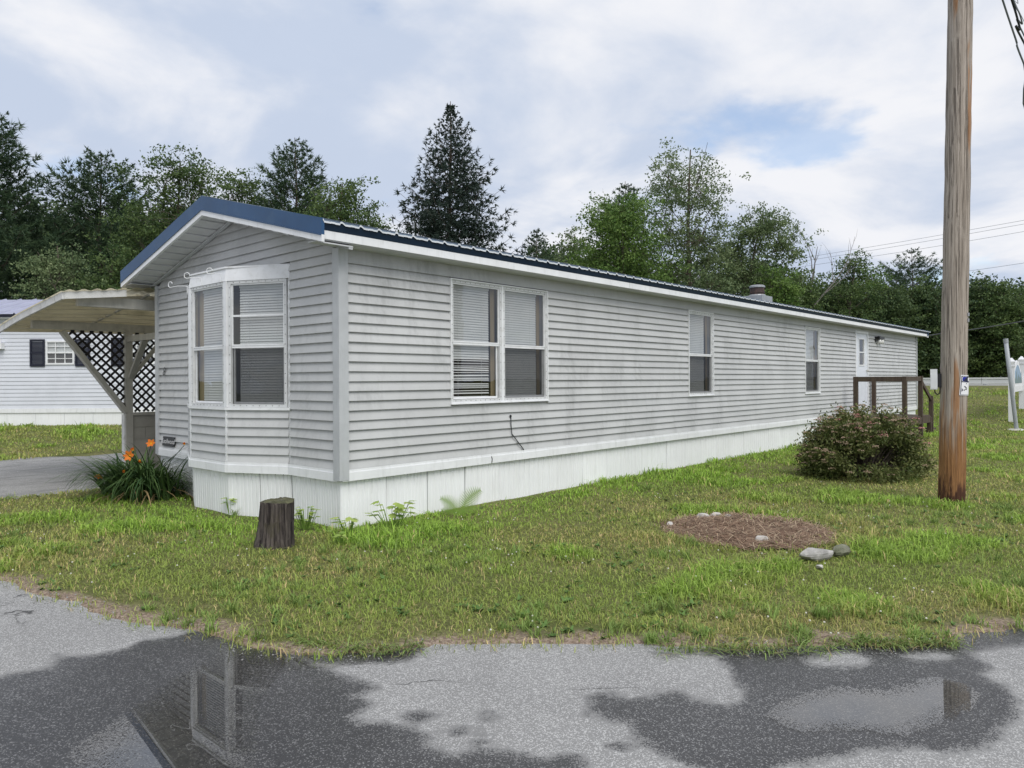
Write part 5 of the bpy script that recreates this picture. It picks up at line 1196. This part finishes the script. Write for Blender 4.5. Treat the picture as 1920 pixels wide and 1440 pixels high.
# leave a deep hollow low on the right of centre
stn = np.sqrt(np.clip(1-ct**2.2, 0, 1)); cu = rad*stn*np.cos(ph)*Rw; cv = rad*stn*np.sin(ph)*Rw*.85; cw = rad*ct*Hs*.95+.06
hol = ((cu-.28)/.34)**2+((cw-.42)/.24)**2 < 1; hol2 = ((cu+.12)/.24)**2+((cw-.36)/.15)**2 < 1; kp = ~((hol | hol2) & (cv < .15)); cu, cv, cw = cu[kp], cv[kp], cw[kp]
C0 = np.array((shc[0], shc[1], 0.))+np.outer(cu, rt)+np.outer(cv, fw)+np.outer(cw, up); g = G()
for q in C0[::2]:
    b_ = np.array((shc[0], shc[1], 0.))+(q-np.array((shc[0], shc[1], 0)))*np.array((.16, .16, 0)); m_ = (q+b_)/2+np.array((0, 0, .1)); g.tube([tuple(b_), tuple(m_), tuple(q)], [.008, .006, .003], 3)
g.build('stems', 'bark', sh)
per = 64; n = len(C0)*per; outd = C0-np.array((shc[0], shc[1], .25)); outd /= np.linalg.norm(outd, axis=1)[:, None]
tl = r_.random((len(C0), per, 1)); C = (C0[:, None, :]+outd[:, None, :]*(tl-.55)*.26+r_.normal(0, .055, (len(C0), per, 3))).reshape(-1, 3); C[:, 2] = np.maximum(C[:, 2], .03)
V, Fq = rquads(C, .055*r_.uniform(.6, 1.3, n), .026*r_.uniform(.7, 1.2, n), r_, .9)
npmesh('leaves', V, Fq, 'shrubleaf', sh, {'tint': np.repeat(np.clip(r_.normal(.35, .22, n)+np.repeat(r_.normal(0, .15, len(C0)), per), 0, 1), 4)})
sel = r_.choice(len(C0), 330, replace=False, p=(C0[:, 2]**1.5/(C0[:, 2]**1.5).sum())); Vs = []; tn = []
for q in sel:
    c_ = C0[q]+outd[q]*.135+r_.normal(0, .015, 3); pk = r_.random() < .12; m_ = 26; a = r_.uniform(0, 6.3, m_); rr_ =   .055*np.sqrt(r_.random(m_)); Vs.append(c_+np.stack([np.cos(a)*rr_, np.sin(a)*rr_, .012*(1-(rr_/.042)**2)+r_.normal(0, .004, m_)], 1)); tn += [(.95 if pk else r_.uniform(0, .15))]*m_
C = np.concatenate(Vs); V, Fq = rquads(C, .022, .018, r_, 3.); npmesh('blossoms', V, Fq, 'blossom', sh, {'tint': np.repeat(np.array(tn), 4)})

# ------------------------------------------------------------------ weeds along the skirt
def lobed(c, dirv, size, V, Fq, tn, t_, r_):
    d = Vector(dirv).normalized(); s_ = d.cross(Vector((0, 0, 1))).normalized(); u_ = s_.cross(d); b0 = len(V)
    out = [(0, 0), (.28, .12), (.42, .42), (.22, .45), (.30, .80), (.10, .70), (0, 1.05), (-.10, .70), (-.30, .80), (-.22, .45), (-.42, .42), (-.28, .12)]
    for a, b in out: q = Vector(c)+s_*a*size+d*b*size+u_*(-.12*abs(a)*size); V.append(tuple(q)); tn.append(t_)
    for i in range(1, 11): Fq.append((b0, b0+i, b0+i+1))
def weed(px_, py_, n_, spread, hgt, size, label, seed, off=0.):
    r_ = np.random.default_rng(seed); c_ = ground(px_, py_, .03); t = thing('weed', c_, label, 'weed', 'weeds along the skirt'); V = []; Fq = []; tn = []; g = G()
    for k_ in range(n_):
        a = r_.uniform(0, 2*math.pi); rad = spread*math.sqrt(r_.random()); hh = hgt*r_.uniform(.45, 1)
        q = c_+rt*rad*math.cos(a)+np.array((fw[0], fw[1], 0))*rad*.4*math.sin(a)+np.array((0, 0, hh)); q[1] = min(q[1], -.06) if c_[1] < .1 and c_[0] > 0 else q[1]
        g.tube([tuple(c_+(q-c_)*np.array((.35, .35, 0))), tuple(q)], [.004, .003], 4)
        dd = rt*math.cos(a)-fw*.6+np.array((0, 0, r_.uniform(-.35, .15))); lobed(q, dd, size*r_.uniform(.7, 1.25), V, Fq, tn, min(1, max(0, r_.normal(.6, .25))), r_)
    g.build('stems', 'weed', t); npmesh('leaves', V, Fq, 'weed', t, {'tint': np.array(tn)}); return t
weed(735, 990, 22, .22, .30, .115, 'bright yellow-green maple-leaved weed against the skirt', 1)
weed(655, 1004, 11, .14, .20, .09, 'small pale weed at the front corner of the skirt', 2)
weed(573, 992, 34, .14, .24, .065, 'leafy green weed right behind the stump', 3)
weed(640, 1018, 8, .10, .12, .075, 'low pale weed on the lawn right of the stump', 5)
weed(432, 963, 9, .06, .19, .07, 'single seedling at the skirt below the bay window', 4)
fe = ground(862, 966, .02); ft = thing('fern', fe, 'upright fern growing against the white skirt', 'fern'); 
for az_, L_, lift in ((.5, .40, 1.25), (2.6, .32, 1.1), (-.2, .24, .8), (3.3, .22, .7)):
    r_ = np.random.default_rng(int(az_*10+50)); V = []; Fq = []; d = rt*math.cos(az_)-fw*.15*math.sin(az_); p = fe.copy(); th = lift; n_ = 18
    for k_ in range(n_):
        st_ = (d*math.cos(th)+np.array((0, 0, math.sin(th))))*L_/n_; p = p+st_; th -= .9/n_; u = k_/n_; ll = L_*.30*math.sin(.35+u*2.6); nrm = np.cross(st_, fw); nrm /= np.linalg.norm(nrm)
        for sg2 in (-1, 1):
            b0 = len(V); e = p+nrm*sg2*ll+st_*1.2; w_ = st_*.42; V += [tuple(p-w_), tuple(p+w_), tuple(e)]; Fq.append((b0, b0+1, b0+2))
    npmesh('frond', V, Fq, 'weed', ft, {'tint': np.full(len(V), .12)})

# ------------------------------------------------------------------ grass
r_ = np.random.default_rng(5)
def scatter(n, s0, s1, lw_=.78):
    s_ = s0*(s1/s0)**r_.random(n); l_ = r_.uniform(-lw_, lw_, n)*s_; return (*xy(s_, l_), s_)
def lawnmask(x, y):
    rd_ = -sdist(x, y, ROAD)+(vnoise(x, y, 3., 3)-.5)*.16; dd_ = -sdist(x, y, DRIVE)+(vnoise(x, y, 2., 5)-.5)*.2
    house = (x > -.015) & (x < 22.85) & (y > -.02) & (y < 4.46); bayin = sdist(x, y, [(0.02, .9), (-.36, 1.68), (-.36, 2.62), (.02, 3.5)]) > -.01
    s_, l_ = sl(x, y); nbm = (s_ > 20.45) & (l_ < -6)
    pol = np.hypot(x-pb[0], y-pb[1]) < .145; stp_ = np.hypot(x-sb[0], y-sb[1]) < .16
    return rd_, dd_, ~(house | bayin | nbm | pol | stp_)
def build_grass(n, s0, s1):
    x, y, s_ = scatter(n, s0, s1); rd_, dd_, ok = lawnmask(x, y); bed = sdist(x, y, BED)
    pa = vnoise(x, y, .55, 41); pb_ = vnoise(x, y, 1.9, 42); pc = vnoise(x, y, .9, 43, 2)
    bare = vnoise(x, y, 2.1, 44)
    thin = ss(.04, .50, rd_+(bare-.5)*.9)       # sparse towards the road where soil shows
    ok &= (rd_ > -.05+r_.normal(0, .03, n)) & (dd_ > -.02) & (r_.random(n) < .14+.86*thin) & (r_.random(n) > np.where(bed > .02, .86, 0)) & (r_.random(n) > .35*ss(.62, .75, pb_))
    x, y, s_, rd_, dd_, bed, pa, pb_, pc = [q[ok] for q in (x, y, s_, rd_, dd_, bed, pa, pb_, pc)]; n = len(x)
    # height: mown, with coarser tufts; lusher beside the skirt and around the bed
    skirtd = np.where((x > 0) & (x < 22.8) & (y < 0), -y, np.where((y > 0) & (x < 0) & (y < 4.5), np.hypot(np.minimum(x+.30, 0), 0), 9.))
    lush = 1-ss(.15, 1.9, skirtd); tuft = ss(.60, .74, vnoise(x, y, 1.25, 47, 2)); nearb = 1-ss(0, .7, np.abs(bed+.15)); edgeb = (1-ss(.05, .5, rd_))*ss(.45, .6, vnoise(x, y, 1.1, 48))
    h = .036+.024*pa+.052*tuft+.016*lush+.05*nearb*ss(.4, .7, pb_)+.030*edgeb; tall = r_.random(n) < .006; h *= r_.uniform(.5, 1.25, n); h[tall] *= 2.2; h *= np.where(s_ > 14, 1.3, 1); h *= 1-.45*(1-ss(.1, .5, skirtd))*(x < 4)
    wsc = np.clip(s_/5., 1., 5.); w_ = r_.uniform(.0034, .0068, n)*wsc*(1+.4*tuft)
    a = r_.uniform(0, 2*math.pi, n); ln_ = np.abs(r_.normal(.8, .45, n)); dx = np.stack([np.cos(a), np.sin(a)], 1); sx = np.stack([-np.sin(a), np.cos(a)], 1)
    z0 = zt(x, y)-.012+(vnoise(x, y, 1.4, 8)-.5)*.03; P = np.stack([x, y, z0], 1)
    mid = P+np.c_[dx*(h*ln_*.35)[:, None], h*.62]; tip = P+np.c_[dx*(h*ln_*1.05)[:, None], h*np.clip(1.05-.3*ln_, .35, 1)]
    sd3 = np.c_[sx*(w_*.5)[:, None], np.zeros(n)]
    V = np.stack([P-sd3, P+sd3, mid-sd3*.8, mid+sd3*.8, tip], 1).reshape(-1, 3); b0 = np.arange(n)[:, None]*5
    T3 = np.concatenate([b0+np.array([[0, 1, 3]]), b0+np.array([[0, 3, 2]]), b0+np.array([[2, 3, 4]])], 0)
    # colour: lush, ordinary, olive and straw blades by patch
    g_l = np.array((.215, .345, .06)); g_o = np.array((.215, .285, .070)); g_y = np.array((.30, .285, .11)); g_s = np.array((.44, .36, .19)); g_d = np.array((.125, .18, .06))
    dry = np.clip(ss(.42, .68, pc)*.75+ss(.5, .7, pb_)*.25+.42*(1-ss(.1, .9, rd_))-.9*lush-.55*tuft+.28*nearb, 0, 1)
    wl = np.clip(lush*.95+tuft*.7+.35*ss(.5, .7, pa), 0, 1)
    base = g_o*(1-wl)[:, None]+g_l*wl[:, None]; base = base*(1-.6*dry)[:, None]+g_y*(.6*dry)[:, None]
    straw = r_.random(n) < (.03+.17*dry)*np.clip(9/s_, .35, 1); darkb = r_.random(n) < .18; base[straw] = g_s; base[darkb & ~straw] = base[darkb & ~straw]*.35+g_d*.65
    cc = base*r_.uniform(1.0, 1.75, (n, 1))*np.array((1.04, 1, .92))
    return V, T3, np.repeat(cc, 5, 0)
V, T3, cc = build_grass(380000, 3.9, 34.)
tag(npmesh('grass', V, T3, 'grass', None, {'col': cc}), 'short mixed green and straw grass of the lawn', None, None, 'stuff')
# coarse bright tufts standing in the lawn
nT = 330; x, y, s_ = scatter(nT*3, 4.1, 11.); rd_, dd_, ok = lawnmask(x, y); ok &= (rd_ > .03) & (dd_ > .1) & (sdist(x, y, BED) < .02) & (vnoise(x, y, .7, 53, 2)+.25*(1-ss(0, 1.2, rd_)) > .54); x, y = x[ok][:nT], y[ok][:nT]
Vt = []; Ft = []; ct_ = []
for a, b in zip(x, y):
    z0 = float(zt(a, b))-.005; size = r_.uniform(.05, .125); base = np.array((.225, .325, .085))*r_.uniform(.75, 1.15)
    for k_ in range(int(r_.integers(14, 34))):
        az = r_.uniform(0, 6.3); vv = blade((a+r_.normal(0, .022), b+r_.normal(0, .022), z0), az, size*r_.uniform(.6, 1.3), r_.uniform(.004, .0075), r_, r_.uniform(.8, 1.5), r_.uniform(.5, 1.6), 3)
        b0 = len(Vt); Vt += vv; Ft += [(b0+2*i, b0+2*i+1, b0+2*i+3, b0+2*i+2) for i in range(3)]; ct_ += [base*r_.uniform(.75, 1.3)]*len(vv)
tag(npmesh('grass_tufts', Vt, Ft, 'grass', None, {'col': np.array(ct_)}), 'coarse bright green grass tufts scattered over the lawn', None, None, 'stuff')
# broad flat rosettes of plantain and dandelion
Vt = []; Ft = []; ct_ = []; x, y, s_ = scatter(1500, 4.1, 10.); rd_, dd_, ok = lawnmask(x, y); ok &= (rd_ > .05) & (dd_ > .1) & (sdist(x, y, BED) < 0) & (vnoise(x, y, 1.3, 57, 2) > .52)
for a, b in list(zip(x[ok], y[ok]))[:420]:
    z0 = float(zt(a, b))+.006; size = r_.uniform(.025, .06); base = np.array((.115, .20, .055))*r_.uniform(.8, 1.35)
    for k_ in range(int(r_.integers(5, 10))):
        vv = blade((a, b, z0), r_.uniform(0, 6.3), size*r_.uniform(.7, 1.3), size*.42, r_, r_.uniform(.25, .9), .7, 3)
        b0 = len(Vt); Vt += vv; Ft += [(b0+2*i, b0+2*i+1, b0+2*i+3, b0+2*i+2) for i in range(3)]; ct_ += [base*r_.uniform(.85, 1.2)]*len(vv)
tag(npmesh('lawn_rosettes', Vt, Ft, 'grass', None, {'col': np.array(ct_)}), 'low broad-leaved rosettes growing in the lawn', None, None, 'stuff')
# loose grit along the road edge
x, y, s_ = scatter(16000, 3.9, 7.5); rd_, dd_, ok = lawnmask(x, y); ok &= (np.abs(rd_+.02) < .02+np.abs(r_.normal(0, .07, len(x)))) & (vnoise(x, y, 1.5, 61) > .40); g = G(); grr = random.Random(2)
for a, b, rr1 in list(zip(x[ok], y[ok], rd_[ok]))[:1500]:
    q = grr.uniform(.002, .0075); g.ball((a, b, .004 if rr1 < .02 else .03), (q, q*.8, q*.6), 5, 3, .2, grr)
tag(g.build('road_grit', 'gravel'), 'loose grit scattered along the road edge', None, None, 'stuff')
# runners of coarse grass creeping over the road edge
Vr = []; Fr = []; cr = []
for px_, py_, n_ in [(q, 1212+8*math.sin(q*.02), 13) for q in range(560, 800, 9)]+[(q, 1217, 12) for q in range(1240, 1560, 11)]+[(q, 1206, 11) for q in range(1560, 1800, 6)]:
    for k_ in range(n_):
        c_ = ground(px_+r_.normal(0, 6), py_+r_.normal(0, 5), .01); a = -math.pi/2+r_.normal(0, 1.0); az = math.atan2((rt*math.cos(a)+fw*math.sin(a))[1], (rt*math.cos(a)+fw*math.sin(a))[0])
        vv = blade(c_, az, r_.uniform(.05, .13), r_.uniform(.004, .0075), r_, r_.uniform(.3, 1.1), r_.uniform(.6, 1.6), 4); vv = [np.array((q[0], q[1], max(q[2], .008))) for q in vv]
        b0 = len(Vr); Vr += vv; Fr += [(b0+2*i, b0+2*i+1, b0+2*i+3, b0+2*i+2) for i in range(4)]; c3 = np.array((.26, .36, .11))*r_.uniform(.7, 1.25) if r_.random() > .15 else np.array((.33, .27, .14)); cr += [c3]*len(vv)
tag(npmesh('grass_runners', Vr, Fr, 'grass', None, {'col': np.array(cr)}), 'coarse green grass runners creeping over the road edge', None, None, 'stuff')
# clover heads
x, y, s_ = scatter(900, 4.3, 11.); rd_, dd_, ok = lawnmask(x, y); ok &= (rd_ > .1) & (dd_ > .1) & (sdist(x, y, BED) < -.05) & (vnoise(x, y, .8, 91, 2) > .56); g = G()
M['clover'] = pm('clover_white', (.62, .60, .52), .8, .1)
for a, b in list(zip(x[ok], y[ok]))[:170]: z0 = float(zt(a, b)); g.ball((a, b, z0+r_.uniform(.035, .055)), (.0075, .0075, .006), 5, 3)
tag(g.build('clover_heads', 'clover'), 'tiny white clover heads dotted over the lawn', None, None, 'stuff')

for o in bpy.data.objects:
    if '_o' in o: del o['_o']
S.render.engine = 'CYCLES'
